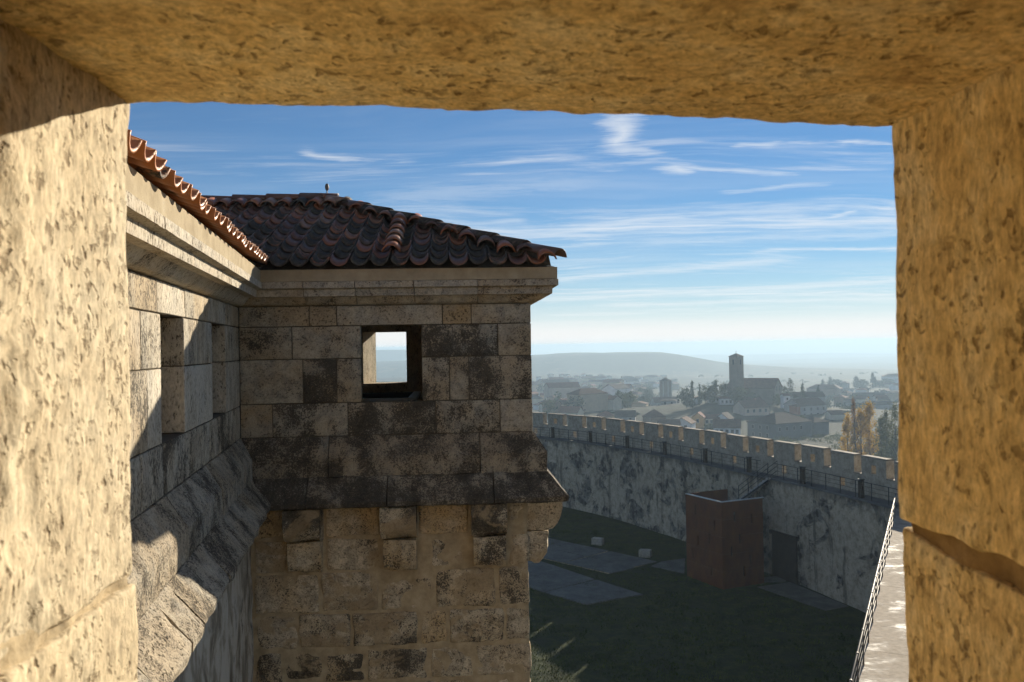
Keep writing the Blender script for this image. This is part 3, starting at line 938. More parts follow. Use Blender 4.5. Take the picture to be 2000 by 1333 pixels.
# darker worn stones low on the left
for a_, b_, z0, z1, dr in [(.44, .86, -3.70, -3.38, .7), (.88, 1.33, -3.73, -3.40, .85), (.38, .80, -4.14, -3.76, .8), (.82, 1.23, -4.14, -3.77, .7)]:
    stone(FRONT, a_, b_, z0, z1, -.2, .0, M['lower'], tur, gap=.008, rad=.032, amp=.024, freq=5, dirt=dr, tint=.1, grid=.055, jitter=.012)
rough_wall(FRONT, -.1, 3.185, -4.7, -1.735, -.011, M['mortar'], tur, 'mortar_bed', .012, .06)
MB().fbox(FRONT, -.2, 3.2, -4.5, -.03, -H - 1, -4.65).build('footing_wall', M['mortar'], tur)
for i, (z1, z0) in enumerate([(-1.735, -2.11), (-2.12, -2.49), (-2.505, -2.945), (-2.965, -3.345), (-3.375, -3.735), (-3.76, -4.15), (-4.17, -4.6)]):
    js = [.2, 1.0, 2.1, 3.3, 4.8] if i % 2 else [.2, .7, 1.6, 2.8, 4.8]
    for a_, b_ in zip(js, js[1:]):
        stone(SIDE, a_, b_, z0, z1, -.25, -.075, M['lower'], tur, gap=.009, rad=.022, amp=.02, freq=4.5, dirt=.4, grid=.12)
MB().fbox(SIDE, .15, 4.8, -.30, -.10, -4.65, -1.735).build('mortar_bed', M['mortar'], tur)
# inside and far wall with its splayed window
bw = MB()
def plan(poly, z0, z1):
    bw.prism([FRONT(s_, o_, z0) for s_, o_ in poly], [FRONT(s_, o_, z1) for s_, o_ in poly])
plan([(-.6, -4.5), (-.6, -5.0), (1.05, -5.0), (.885, -4.5)], -.58, .27)
plan([(1.595, -4.5), (1.595, -5.0), (FW, -5.0), (FW, -4.5)], -.58, .27)
plan([(-.6, -4.5), (-.6, -5.0), (FW, -5.0), (FW, -4.5)], -H, -.58)
plan([(-.6, -4.5), (-.6, -5.0), (FW, -5.0), (FW, -4.5)], .27, .9)
o = bw.build('far_wall', M['wingstone'], tur)
o['dirt'], o['tint'], o['pale'] = .1, .2, .2
ib = MB()
ib.fbox(FRONT, -.6, -.4, -4.5, -.2, -1.3, 1.4).fbox(FRONT, -.4, FW - .16, -4.5, -.15, -1.45, -1.3).fbox(FRONT, FW - .3, FW - .16, -4.5, -.15, -1.3, .86)
o = ib.build('inner_wall', M['room'], tur)
tb = thing('display_table', 'black-topped table with pale rim seen inside the turret window', 'table', FRONT(1.6, -3.3, -1.3))
MB().fbox(FRONT, .5, 1.72, -4.2, -2.5, -.745, -.715).build('top', M['black'], tb)
MB().fbox(FRONT, 1.722, 1.84, -4.2, -2.5, -.743, -.708).fbox(FRONT, .5, 1.72, -2.498, -2.47, -.743, -.708).build('rim', M['pale_edge'], tb)
for s_, o_ in ((.56, -4.1), (.56, -2.6), (1.7, -4.1), (1.7, -2.6)):
    MB().fbox(FRONT, s_, s_ + .05, o_, o_ + .05, -1.3, -.745).build('leg', M['black'], tb)

# turret roof
PK = (.53, -3.07, 2.13)
rd = MB()
E0 = .869
rd.add([FRONT(.3, .26, E0), FRONT(3.53, .26, E0), FRONT(*PK), FRONT(-3.2, -3.07, 2.05), FRONT(3.53, -6.4, E0), FRONT(-3.2, -6.4, E0)],
       [(0, 1, 2, 3), (1, 4, 2), (4, 5, 3, 2)])
rd.fbox(FRONT, .3, 3.5, -5.2, .27, .866, .871)
troof = rd.build('roof', M['deck'], tur)
U = Vector((-FRONT.n.x * cs_, -FRONT.n.y * cs_, sn_))
EX = (FRONT.e.x, FRONT.e.y, 0)
SL = 3.47 / cs_
PITCH = .214
for i in range(-15, 16):
    s_ = .53 + i * PITCH
    last = None
    covercol = (i == 5)
    for j in range(12):
        dd = j * .318
        kk = (dd + .16) / SL
        lo_, hi_ = .36 - 3.47 * kk, 3.60 - 3.07 * kk
        if s_ < lo_ + .05 or s_ > hi_ - .06 or dd > SL - .30:
            continue
        P0 = Vector(FRONT(s_, .40 - dd * cs_, .868 + dd * sn_))
        lich = trnd.choice([.62, .78, .88, .5]) if j < 7 else trnd.choice([.35, .55, .7])
        if i > 11:
            lich = .35 if j == 0 else .75
        put_tile(trnd.choice(PAN), P0, EX, U, troof, lich, 'tile', .02, .055)
        if covercol and j > 0:
            put_tile(trnd.choice(COVER), P0 + Vector(EX) * (PITCH * .5), EX, U, troof, .02, 'tile', .105, .05, .5)
        last = (dd, P0)
    if last and s_ > -2.4:
        # each column ends under the ridge or hip with a cover tile over the seam
        dd, P0 = last
        put_tile(trnd.choice(COVER), P0 + Vector(EX) * (PITCH * .5) - U * .02, EX, U, troof, trnd.choice([.1, .3, .75]), 'tile', .085, .03)
# hip and ridge tiles
RIDGE = tile_mesh('ridge_tile', False, .56, .122, .108, .016)
def ridge_line(a, b, n, lich):
    a, b = Vector(a), Vector(b)
    u = (b - a).normalized()
    ex = u.cross(Vector((0, 0, 1))).normalized()
    L_ = (b - a).length
    for q in range(n):
        put_tile(RIDGE, a + u * (L_ * q / n), ex, u, troof, lich(q), 'ridge_tile', .035, .03, .6)
ridge_line(FRONT(3.56, .34, .945), FRONT(PK[0], PK[1], 2.185), 9, lambda q: .85 if 0 < q < 7 else .2)
ridge_line(FRONT(-3.2, -3.07, 2.12), FRONT(PK[0] + .1, PK[1], 2.20), 8, lambda q: .05)
ridge_line(FRONT(3.72, -6.5, .945), FRONT(PK[0], PK[1], 2.175), 11, lambda q: .4)
rb = MB()
rb.prism([FRONT(-3.2, -2.86, 1.90), FRONT(.6, -2.86, 1.96), FRONT(.6, -3.25, 1.96), FRONT(-3.2, -3.25, 1.90)],
         [FRONT(-3.2, -2.98, 2.14), FRONT(.6, -2.98, 2.22), FRONT(.6, -3.14, 2.22), FRONT(-3.2, -3.14, 2.14)])
rb.build('ridge_mortar', M['deck'], troof)
hb = MB()
h0, h1 = Vector(FRONT(3.40, .16, 1.0)), Vector(FRONT(PK[0], PK[1], 2.17))
hx = Vector((EX[0], EX[1], 0)) * .10
hz_ = Vector((0, 0, .09))
hd = Vector((0, 0, -.16))
hb.prism([h0 - hx + hd, h0 + hx + hd, h1 + hx + hd, h1 - hx + hd], [h0 - hx * .5 + hz_, h0 + hx * .5 + hz_, h1 + hx * .5 + hz_, h1 - hx * .5 + hz_])
hb.build('hip_mortar', M['deck'], troof)
# small rod at the peak
rod = thing('lightning_rod', 'tiny metal rod with a bulb tip standing on the turret roof peak', 'rod', FRONT(PK[0], PK[1], 2.25))
pz = FRONT(PK[0] + .02, PK[1], 2.20)
MB().tube([pz, (pz[0], pz[1], pz[2] + .20)], .009, 8).build('rod', M['railmetal'], rod, True)
MB().tube([(pz[0], pz[1], pz[2] + q) for q in (.14, .16, .20, .235, .25)], [.008, .026, .030, .022, .004], 10).build('tip', M['railmetal'], rod, True)

# ------------------------------------------------------------------ far curtain wall
m, t = material('rubble_wall')
p = t.pos()
px_, py_, pz_ = t.sep(p)
ps = t.vmath('MULTIPLY', p, (1, 1, .30))
n_pl = t.noise(p, .55, 8, .68, .5)
c = t.ramp(t.noise(p, 2.2, 7, .7), [(.3, (.27, .215, .145)), (.5, (.48, .395, .285)), (.7, (.60, .51, .385))])
rub = t.vor(t.vmath('ADD', p, t.vmath('SCALE', t.noisec(p, 3, 2), scale=.25)), 3.6, out='Color')
rb_ = t.sep(rub)[0]
c2 = t.ramp(rb_, [(0, (.07, .06, .048)), (.5, (.19, .165, .135)), (1, (.30, .265, .22))])
c = t.mix(t.step(n_pl, .50, .58), c, c2)
streak = t.step(t.math('ADD', t.noise(t.vmath('MULTIPLY', p, (1, 1, .11)), 1.15, 6, .66), t.math('MULTIPLY', t.noise(p, 6, 4), .12)), .62, .72)
c = t.mix(t.math('MULTIPLY', streak, .62), c, (.05, .042, .033))
speck = t.step(t.noise(p, 5.5, 8, .75), .53, .66)
c = t.mix(t.math('MULTIPLY', speck, .52), c, (.07, .06, .046))
top_ = t.step(t.math('ADD', pz_, t.math('MULTIPLY', t.noise(ps, 2.2, 6, .7), 2.2)), 6.7, 7.5)
c = t.mix(t.math('MULTIPLY', top_, .6), c, (.05, .043, .034))
edge = t.vor(t.vmath('ADD', p, t.vmath('SCALE', t.noisec(p, 3, 2), scale=.25)), 3.6, 'DISTANCE_TO_EDGE')
finish(t, c, .94, t.bump(t.math('ADD', t.noise(p, 4, 7, .7), t.math('MULTIPLY', t.step(edge, 0, .06), t.math('MULTIPLY', t.step(n_pl, .5, .58), .5))), .9, .10), .08)
M['rubble'] = m
m, t = material('merlon_stone')
p = t.pos()
c = t.ramp(t.noise(p, 2.6, 7, .7), [(.3, (.26, .22, .165)), (.5, (.42, .36, .275)), (.72, (.55, .48, .37))])
c = t.mix(t.math('MULTIPLY', t.step(t.noise(p, 6, 8, .75), .56, .68), .7), c, (.08, .068, .05))
finish(t, c, .93, t.bump(t.noise(p, 6, 7, .7), .8, .05), .08)
M['merlon'] = m
M['coping'] = flat_mat('coping_stone', (.26, .22, .165), .9, nscale=2.5, var=.4, bumpd=.03)
M['walk'] = flat_mat('walkway_paving', (.10, .10, .10), .75, nscale=1.5, var=.4, bumpd=.02)

PATH = [(22.2, 41.0), (21.75, 44.2), (20.79, 47.75), (19.20, 53.15), (17.06, 58.72), (14.80, 64.81), (12.35, 70.3), (9.55, 75.8), (6.30, 80.7), (2.07, 85.6),
        (-3.5, 90.4), (-10, 94.3), (-18, 97.0)]
def catmull(pts, n=14):
    out = []
    P = [Vector(q) for q in pts]
    P = [P[0] * 2 - P[1]] + P + [P[-1] * 2 - P[-2]]
    for i in range(1, len(P) - 2):
        for k_ in range(n):
            u = k_ / n
            a, b, c_, d_ = P[i - 1], P[i], P[i + 1], P[i + 2]
            out.append(.5 * ((2 * b) + (c_ - a) * u + (2 * a - 5 * b + 4 * c_ - d_) * u * u + (3 * b - a - 3 * c_ + d_) * u ** 3))
    out.append(P[-2])
    return out
CURVE = catmull(PATH)
ARC = [0.0]
for a, b in zip(CURVE, CURVE[1:]):
    ARC.append(ARC[-1] + (b - a).length)
def on_path(s):
    s = max(0, min(ARC[-1] - 1e-4, s))
    for i in range(len(ARC) - 1):
        if ARC[i + 1] >= s:
            u = (s - ARC[i]) / (ARC[i + 1] - ARC[i])
            q = CURVE[i].lerp(CURVE[i + 1], u)
            e = (CURVE[min(i + 2, len(CURVE) - 1)] - CURVE[max(i - 1, 0)]).normalized()
            return q, e
    return CURVE[-1], Vector((0, 1))
def pp(s, off, z):
    q, e = on_path(s)
    return (q.x - e.y * off, q.y + e.x * off, z)
S0 = min(range(len(CURVE)), key=lambda i: (CURVE[i] - Vector((20.79, 47.75))).length)
S0 = ARC[S0]
WZ, SILLZ, TOPZ = 6.4, 7.55, 8.6
cw = thing('curtain_wall', 'long curving crenellated curtain wall with stained rubble face across the courtyard', 'wall', (12, 70, 0))
# body: swept section with unevenness
V, F = [], []
nS = int(ARC[-1] / .7)
offs = [(-.55, -8), (.95, -8)] + [(.95, z_) for z_ in np.linspace(-.2, WZ - .12, 12)] + [(-.55, WZ - .12)]
no = len(offs)
for i in range(nS + 1):
    s = ARC[-1] * i / nS
    for (o_, z_) in offs:
        da = .10 * fbm((s * .5, z_ * .5, 2.2), 4) if (o_ > 0 and z_ > -5 and z_ < WZ - .2) else 0
        V.append(pp(s, o_ + da, z_))
for i in range(nS):
    for k_ in range(no):
        k2 = (k_ + 1) % no
        F.append((i * no + k2, i * no + k_, (i + 1) * no + k_, (i + 1) * no + k2))
F.append(tuple(range(no)))
F.append(tuple(nS * no + k_ for k_ in range(no - 1, -1, -1)))
mesh_obj('wall_face', V, F, M['rubble'], cw, True)
def sweep(o0, o1, z0, z1, name, mat, parent, s0=0.0, s1=None, stp=1.0):
    s1 = ARC[-1] if s1 is None else s1
    n_ = max(1, int((s1 - s0) / stp))
    V, F = [], []
    for i in range(n_ + 1):
        s = s0 + (s1 - s0) * i / n_
        V += [pp(s, o0, z0), pp(s, o1, z0), pp(s, o1, z1), pp(s, o0, z1)]
    for i in range(n_):
        for k_ in range(4):
            k2 = (k_ + 1) % 4
            F.append((i * 4 + k2, i * 4 + k_, (i + 1) * 4 + k_, (i + 1) * 4 + k2))
    F += [(0, 1, 2, 3), tuple(n_ * 4 + q for q in (3, 2, 1, 0))]
    return mesh_obj(name, V, F, mat, parent)
sweep(.01, 1.03, WZ - .119, WZ, 'walkway', M['walk'], cw)
def holed(mb, s0, s1, o0, o1, z0, z1, hole):
    def bx(a, b, c_, d_):
        mb.hexa([pp(a, o0, c_), pp(b, o0, c_), pp(b, o1, c_), pp(a, o1, c_), pp(a, o0, d_), pp(b, o0, d_), pp(b, o1, d_), pp(a, o1, d_)])
    if not hole:
        bx(s0, s1, z0, z1)
        return
    a, b, c_, d_ = hole
    bx(s0, a, z0, z1); bx(b, s1, z0, z1); bx(a, b, z0, c_); bx(a, b, d_, z1)
BAY, MER = 2.76, 2.10
nb0, nb1 = -3, int((ARC[-1] - S0) / BAY) - 1
for i in range(nb0, nb1):
    a = S0 + i * BAY
    if a < .1:
        continue
    mid = a + MER / 2
    rr = random.Random(i + 50)
    mb = MB()
    holed(mb, a - .33, a + BAY - .334, -.55, 0, WZ - .11, SILLZ, (mid - .22, mid + .22, 6.62, 7.15) if i % 2 else None)
    mb.build('parapet', M['merlon'], cw)
    mb = MB()
    dz = rr.uniform(-.03, .03)
    holed(mb, a, a + MER, -.545, -.004, SILLZ + .001, TOPZ + dz, (mid - .2, mid + .2, 7.72, 8.22) if not i % 2 else None)
    mer = mb.build('merlon', M['merlon'], cw)
    mb = MB()
    mb.hexa([pp(a - .03, -.60, TOPZ + dz), pp(a + MER + .03, -.60, TOPZ + dz), pp(a + MER + .03, .05, TOPZ + dz), pp(a - .03, .05, TOPZ + dz),
             pp(a, -.45, TOPZ + dz + .09), pp(a + MER, -.45, TOPZ + dz + .09), pp(a + MER, -.05, TOPZ + dz + .08), pp(a, -.05, TOPZ + dz + .08)])
    mb.build('coping', M['coping'], mer)
    mb = MB()
    mb.hexa([pp(a + MER + .004, -.58, SILLZ + .002), pp(a + BAY - .004, -.58, SILLZ + .002), pp(a + BAY - .004, .03, SILLZ + .002), pp(a + MER + .004, .03, SILLZ + .002),
             pp(a + MER + .004, -.58, SILLZ + .06), pp(a + BAY - .004, -.58, SILLZ + .06), pp(a + BAY - .004, .03, SILLZ + .06), pp(a + MER + .004, .03, SILLZ + .06)])
    mb.build('sill', M['coping'], cw)

# railing along the inner edge of that walkway
rail = thing('walkway_railing', 'dark thin steel railing along the curved walkway', 'railing', (12, 68, WZ))
post_me = None
s = S0 - 4.0
k_ = 0
STAIR_S = min(range(len(CURVE)), key=lambda i: (CURVE[i] - Vector((17.8, 56.9))).length)
STAIR_S = ARC[STAIR_S]
while s < ARC[-1] - 22:
    if not (STAIR_S - .75 < s < STAIR_S + .75):
        q = pp(s, .93, WZ)
        MB().tube([(q[0], q[1], WZ), (q[0], q[1], WZ + 1.0)], .026, 6).build('post', M['darkmetal'], rail)
    s += 1.36
    k_ += 1
for a, b in ((S0 - 4.0, STAIR_S - .75), (STAIR_S + .75, ARC[-1] - 22)):
    n_ = int((b - a) / .9)
    for zz, rr in ((.98, .022), (.74, .011), (.5, .011), (.27, .011)):
        MB().tube([pp(a + (b - a) * i / n_, .93, WZ + zz) for i in range(n_ + 1)], rr, 5).build('rail', M['darkmetal'], rail)
s = S0 + 1.2
k_ = 0
names_ord = ['nearest the bright handrail', 'second from the bright handrail', 'third from the bright handrail', 'just left of the stair head', 'first beyond the rusty tower',
             'second beyond the rusty tower', 'third beyond the rusty tower', 'farthest visible, beside the turret']
while s < ARC[-1] - 24 and k_ < 9:
    if not (STAIR_S - 1.0 < s < STAIR_S + 1.0):
        q, e = on_path(s)
        bp = pp(s, .72, WZ)
        ob = thing('bollard_light', 'stubby dark post on the curved walkway, ' + names_ord[min(k_, 7)], 'bollard', bp, 'dark stubby posts along the walkway')
        mb = MB()
        mb.hexa([pp(s - .14, .62, WZ), pp(s + .14, .62, WZ), pp(s + .14, .84, WZ), pp(s - .14, .84, WZ),
                 pp(s - .13, .63, WZ + 1.02), pp(s + .13, .63, WZ + 1.02), pp(s + .13, .83, WZ + 1.02), pp(s - .13, .83, WZ + 1.02)])
        mb.build('body', M['wood_dark'], ob)
        mb = MB()
        mb.hexa([pp(s - .17, .59, WZ + 1.021), pp(s + .17, .59, WZ + 1.021), pp(s + .17, .87, WZ + 1.021), pp(s - .17, .87, WZ + 1.021),
                 pp(s - .15, .61, WZ + 1.07), pp(s + .15, .61, WZ + 1.07), pp(s + .15, .85, WZ + 1.07), pp(s - .15, .85, WZ + 1.07)])
        mb.build('cap', M['darkmetal'], ob)
    s += 5.44
    k_ += 1

# ------------------------------------------------------------------ sunlit wall-walk on the right
RA, RB = Vector((1.6, 7.6)), Vector((20.55, 46.0))
RE = (RB - RA).normalized()
RW = Frame((RA.x, RA.y), RE, (-RE.y, RE.x))          # off > 0 points into the courtyard
RL = (RB - RA).length
def rw(s, off, z):
    return RW(s, off, z - H)
side_w = thing('side_wall', 'straight castle wall with sunlit wet wall-walk at lower right', 'wall', (12, 28, 0))
m, t = material('wet_concrete')
p = t.pos()
n1 = t.noise(p, .55, 6, .62, .3)
n2 = t.noise(p, 5, 7, .7)
wet = t.step(t.math('ADD', t.noise(t.vmath('MULTIPLY', t.vmath('ADD', p, (3.0, 9.0, 0.0)), (.9, 1.6, 1)), .75, 6, .62, .3), t.math('MULTIPLY', n2, .18)), .56, .74)
c = t.ramp(n2, [(.3, (.30, .25, .19)), (.55, (.45, .38, .30)), (.75, (.55, .48, .39))])
c = t.mix(t.math('MULTIPLY', wet, .65), c, (.12, .10, .08))
rg = t.math('SUBTRACT', .92, t.math('MULTIPLY', wet, .34))
nb = t.bump(t.math('MULTIPLY', t.noise(p, 12, 7, .7), t.math('SUBTRACT', 1.0, t.math('MULTIPLY', wet, .92))), .6, .02)
finish(t, c, rg, nb, .14)
M['wet'] = m
slab_j = list(np.arange(0, RL, 2.4)) + [RL]
for a, b in zip(slab_j, slab_j[1:]):
    MB().hexa([rw(a + .008, -2.6, WZ - .13), rw(b - .008, -2.6, WZ - .13), rw(b - .008, .04, WZ - .13), rw(a + .008, .04, WZ - .13),
               rw(a + .008, -2.6, WZ), rw(b - .008, -2.6, WZ), rw(b - .008, .04, WZ), rw(a + .008, .04, WZ)]).build('paving_slab', M['wet'], side_w)
MB().hexa([rw(0, -3.2, -6), rw(RL, -3.2, -6), rw(RL, 0, -6), rw(0, 0, -6), rw(0, -3.2, WZ - .14), rw(RL, -3.2, WZ - .14), rw(RL, 0, WZ - .14), rw(0, 0, WZ - .14)]
          ).build('wall_face', M['rubble'], side_w)
for i in range(int(RL / BAY)):
    a = i * BAY + .3
    mb = MB()
    mb.hexa([rw(a - .3, -3.2, WZ - .13), rw(a - .304 + BAY, -3.2, WZ - .13), rw(a - .304 + BAY, -2.65, WZ - .13), rw(a - .3, -2.65, WZ - .13),
             rw(a - .3, -3.2, SILLZ), rw(a - .304 + BAY, -3.2, SILLZ), rw(a - .304 + BAY, -2.65, SILLZ), rw(a - .3, -2.65, SILLZ)])
    mb.build('parapet', M['merlon'], side_w)
    mb = MB()
    mb.hexa([rw(a, -3.19, SILLZ + .001), rw(a + MER, -3.19, SILLZ + .001), rw(a + MER, -2.66, SILLZ + .001), rw(a, -2.66, SILLZ + .001),
             rw(a, -3.19, TOPZ), rw(a + MER, -3.19, TOPZ), rw(a + MER, -2.66, TOPZ), rw(a, -2.66, TOPZ)])
    mb.build('merlon', M['merlon'], side_w)
hr = thing('handrail', 'bright steel handrail running along the wet wall-walk', 'railing', (12, 28, WZ))
s = .4
while s < RL - 1.5:
    a = rw(s, -.04, WZ)
    MB().tube([a, (a[0], a[1], WZ + .95)], .022, 8).build('post', M['railmetal'], hr, True)
    MB().tube([(a[0] - RE.x * .05, a[1] - RE.y * .05, WZ + .95), (a[0] + RE.x * .05, a[1] + RE.y * .05, WZ + .95)], .042, 8).build('collar', M['railmetal'], hr, True)
    s += 1.95
for zz, rr in ((.95, .03), (.72, .014), (.49, .014), (.26, .014)):
    a, b = rw(.2, -.04, WZ + zz), rw(RL - 1.6, -.04, WZ + zz)
    MB().tube([a, b], rr, 8).build('rail', M['railmetal'], hr, True)

# ------------------------------------------------------------------ rusted steel tower, stair, gate, blocks, paving
m, t = material('rusted_steel')
p = t.pos()
n1 = t.noise(t.vmath('MULTIPLY', p, (1, 1, .5)), 1.6, 7, .66)
c = t.ramp(n1, [(.3, (.075, .016, .001)), (.5, (.12, .028, .001)), (.72, (.16, .044, .0015))])
finish(t, c, .72, t.bump(t.noise(p, 18, 6, .7), .4, .01), .25)
M['rust'] = m
TL, TF, TR = Vector((11.28, 56.41)), Vector((12.86, 53.17)), Vector((15.91, 54.54))
TB = TL + TR - TF
TZ = 5.42
tw = thing('steel_tower', 'box-shaped rusty brown steel stair tower with narrow slots', 'tower', (13.6, 55.5, 0))
def wall_between(a, b, z0, z1, th, name, mat, inset=0.0):
    e = (b - a).normalized()
    n_ = Vector((-e.y, e.x))          # inwards for a counter-clockwise ring
    a2, b2 = a + e * inset, b - e * inset
    return MB().hexa([(a2.x, a2.y, z0), (b2.x, b2.y, z0), (b2.x + n_.x * th, b2.y + n_.y * th, z0), (a2.x + n_.x * th, a2.y + n_.y * th, z0),
                      (a2.x, a2.y, z1), (b2.x, b2.y, z1), (b2.x + n_.x * th, b2.y + n_.y * th, z1), (a2.x + n_.x * th, a2.y + n_.y * th, z1)]).build(name, mat, tw)
def tower_wall(a, b, slots, z1, inset):
    """wall with real slots, built from strips"""
    e = (b - a).normalized()
    n_ = Vector((-e.y, e.x))
    L_ = (b - a).length
    mb = MB()
    def bx(u0, u1, z0, z1_):
        p0, p1 = a + e * u0, a + e * u1
        q0, q1 = p0 + n_ * .12, p1 + n_ * .12
        cuts = [z0] + [c_ for c_ in (1.08, 2.16, 3.24, 4.32) if z0 + .02 < c_ < z1_ - .02] + [z1_]
        for za, zb in zip(cuts, cuts[1:]):
            za2, zb2 = za + (.012 if za > z0 else 0), zb - (.012 if zb < z1_ else 0)
            mb.hexa([(p0.x, p0.y, za2), (p1.x, p1.y, za2), (q1.x, q1.y, za2), (q0.x, q0.y, za2), (p0.x, p0.y, zb2), (p1.x, p1.y, zb2), (q1.x, q1.y, zb2), (q0.x, q0.y, zb2)])
    lin = MB()
    l0, l1 = a + e * .3 + n_ * .17, b - e * .3 + n_ * .17
    lin.hexa([(*l0, .05), (*l1, .05), (*(l1 + n_ * .02), .05), (*(l0 + n_ * .02), .05), (*l0, z1 - .3), (*l1, z1 - .3), (*(l1 + n_ * .02), z1 - .3), (*(l0 + n_ * .02), z1 - .3)])
    lin.build('liner', M['black'], tw)
    us = sorted(slots)
    cur = inset
    for (u, zc) in us:
        u0, u1 = u * L_ - .07, u * L_ + .07
        if u0 > cur:
            bx(cur, u0, 0, z1)
        bx(u0, u1, 0, zc - .32)
        bx(u0, u1, zc + .32, z1)
        cur = u1
    bx(cur, L_ - inset, 0, z1)
    mb.build('wall_panel', M['rust'], tw)
    for (u, zc) in us:
        p0 = a + e * (u * L_) + n_ * .14
        MB().box((-.09, -.012, -.34), (.09, .012, .34)).build('slot_pane', M['black'], tw).matrix_basis = (
            tw.matrix_world.inverted() @ Matrix.Translation((p0.x, p0.y, zc)) @ Matrix.Rotation(math.atan2(e.y, e.x), 4, 'Z')) if False else \
            Matrix.Translation((p0.x, p0.y, zc)) @ Matrix.Rotation(math.atan2(e.y, e.x), 4, 'Z')
tower_wall(TL, TF, [(.28, 4.55), (.80, 3.85), (.66, 2.95), (.34, 2.6), (.18, 1.65), (.70, .95)], TZ, 0.0)
tower_wall(TF, TR, [(.30, 4.45), (.70, 4.2), (.42, 3.0), (.22, 2.3), (.66, 1.6), (.50, .95)], TZ, 0.12)
wall_between(TR, TB, 0, 4.75, .12, 'wall_panel', M['rust'], .12)
wall_between(TB, TL, 0, TZ + .05, .12, 'wall_panel', M['rust'], 0.0)
fl = MB()
cc = (TL + TR) / 2
q = [cc + (v - cc) * .94 for v in (TL, TF, TR, TB)]
fl.hexa([(v.x, v.y, 4.55) for v in q] + [(v.x, v.y, 4.7) for v in q])
fl.build('deck', M['walk'], tw)
M['trim'] = flat_mat('pale_trim', (.62, .62, .60), .35, .3)
for a, b in ((TL, TF), (TF, TR)):
    e = (b - a).normalized()
    n_ = Vector((-e.y, e.x))
    MB().hexa([(*(a - n_ * .02), TZ + .002), (*(b - n_ * .02), TZ + .002), (*(b + n_ * .14), TZ + .002), (*(a + n_ * .14), TZ + .002),
               (*(a - n_ * .02), TZ + .05), (*(b - n_ * .02), TZ + .05), (*(b + n_ * .14), TZ + .05), (*(a + n_ * .14), TZ + .05)]).build('top_trim', M['trim'], tw)

# stair from the tower deck up to the walkway
sa, sb = Vector((15.55, 58.0)), Vector((17.15, 56.65))
se = (sb - sa).normalized()
sn2 = Vector((-se.y, se.x))
stair = thing('stair', 'short steel stair rising from rusty tower to curved walkway', 'stairs', (16.3, 56.6, 4.7))
NST = 10
M['tread'] = flat_mat('pale_stair_tread', (.40, .38, .34), .8, nscale=4, var=.2)
for i in range(NST):
    a = sa + (sb - sa) * (i / NST)
    b = sa + (sb - sa) * ((i + 1.15) / NST)
    z = 4.72 + (WZ - 4.72) * (i + 1) / NST
    c0, c1, c2_, c3 = a - sn2 * .75, b - sn2 * .75, b + sn2 * .75, a + sn2 * .75
    MB().hexa([(*c0, z - .07), (*c1, z - .07), (*c2_, z - .07), (*c3, z - .07), (*c0, z), (*c1, z), (*c2_, z), (*c3, z)]).build('tread', M['tread'], stair)
mb = MB()
for sd in (-.72, .72):
    a, b = sa + sn2 * sd, sb + sn2 * sd
    mb.tube([(a.x, a.y, 4.70), (b.x, b.y, WZ - .12)], .06, 6)
mb.build('stringer', M['darkmetal'], stair)
for sd in (-.78, .78):
    a, b = sa + sn2 * sd, sb + sn2 * sd
    for zz in (1.0, .68, .36):
        MB().tube([(a.x, a.y, 4.72 + zz), (b.x, b.y, WZ + zz)], .022, 6).build('rail', M['darkmetal'], stair)
    for u in (0, .33, .66, 1):
        q = a.lerp(b, u)
        z = 4.72 + (WZ - 4.72) * u
        MB().tube([(q.x, q.y, z - .05), (q.x, q.y, z + 1.0)], .025, 6).build('post', M['darkmetal'], stair)

gate = thing('timber_gate', 'dark plank gate in the curtain wall beside the rusty tower', 'gate', (17.3, 54.9, 0))
gs = STAIR_S - 2.9
for i in range(7):
    a = gs + i * .34
    MB().hexa([pp(a + .006, 1.02, .02), pp(a + .334, 1.02, .02), pp(a + .334, 1.13, .02), pp(a + .006, 1.13, .02),
               pp(a + .006, 1.02, 2.75), pp(a + .334, 1.02, 2.75), pp(a + .334, 1.13, 2.75), pp(a + .006, 1.13, 2.75)]).build('plank', M['wood_dark'], gate)
MB().hexa([pp(gs - .15, 1.0, 2.76), pp(gs + 2.55, 1.0, 2.76), pp(gs + 2.55, 1.2, 2.76), pp(gs - .15, 1.2, 2.76),
           pp(gs - .15, 1.0, 3.0), pp(gs + 2.55, 1.0, 3.0), pp(gs + 2.55, 1.2, 3.0), pp(gs - .15, 1.2, 3.0)]).build('lintel_beam', M['wood_dark'], gate)

def stone_bench(x, y, rot, label):
    P, F = rough_block((.85, .55, .52), (6, 4, 4), .03, .02, 4, int(x * 10), 3)
    c_, s_ = math.cos(rot), math.sin(rot)
    o = mesh_obj('stone_block', [(x + a * c_ - b * s_, y + a * s_ + b * c_, z + .25) for a, b, z in P], F, M['ashlar'], None, True)
    o['dirt'], o['tint'], o['pale'] = .15, -.5, .5
    tag(o, label, 'block', 'pale stone blocks on the lawn')
stone_bench(6.33, 65.75, -.5, 'small pale stone block on the lawn, the one nearer the turret')
stone_bench(9.36, 61.75, -.4, 'small pale stone block on the lawn, the one nearer the rusty tower')

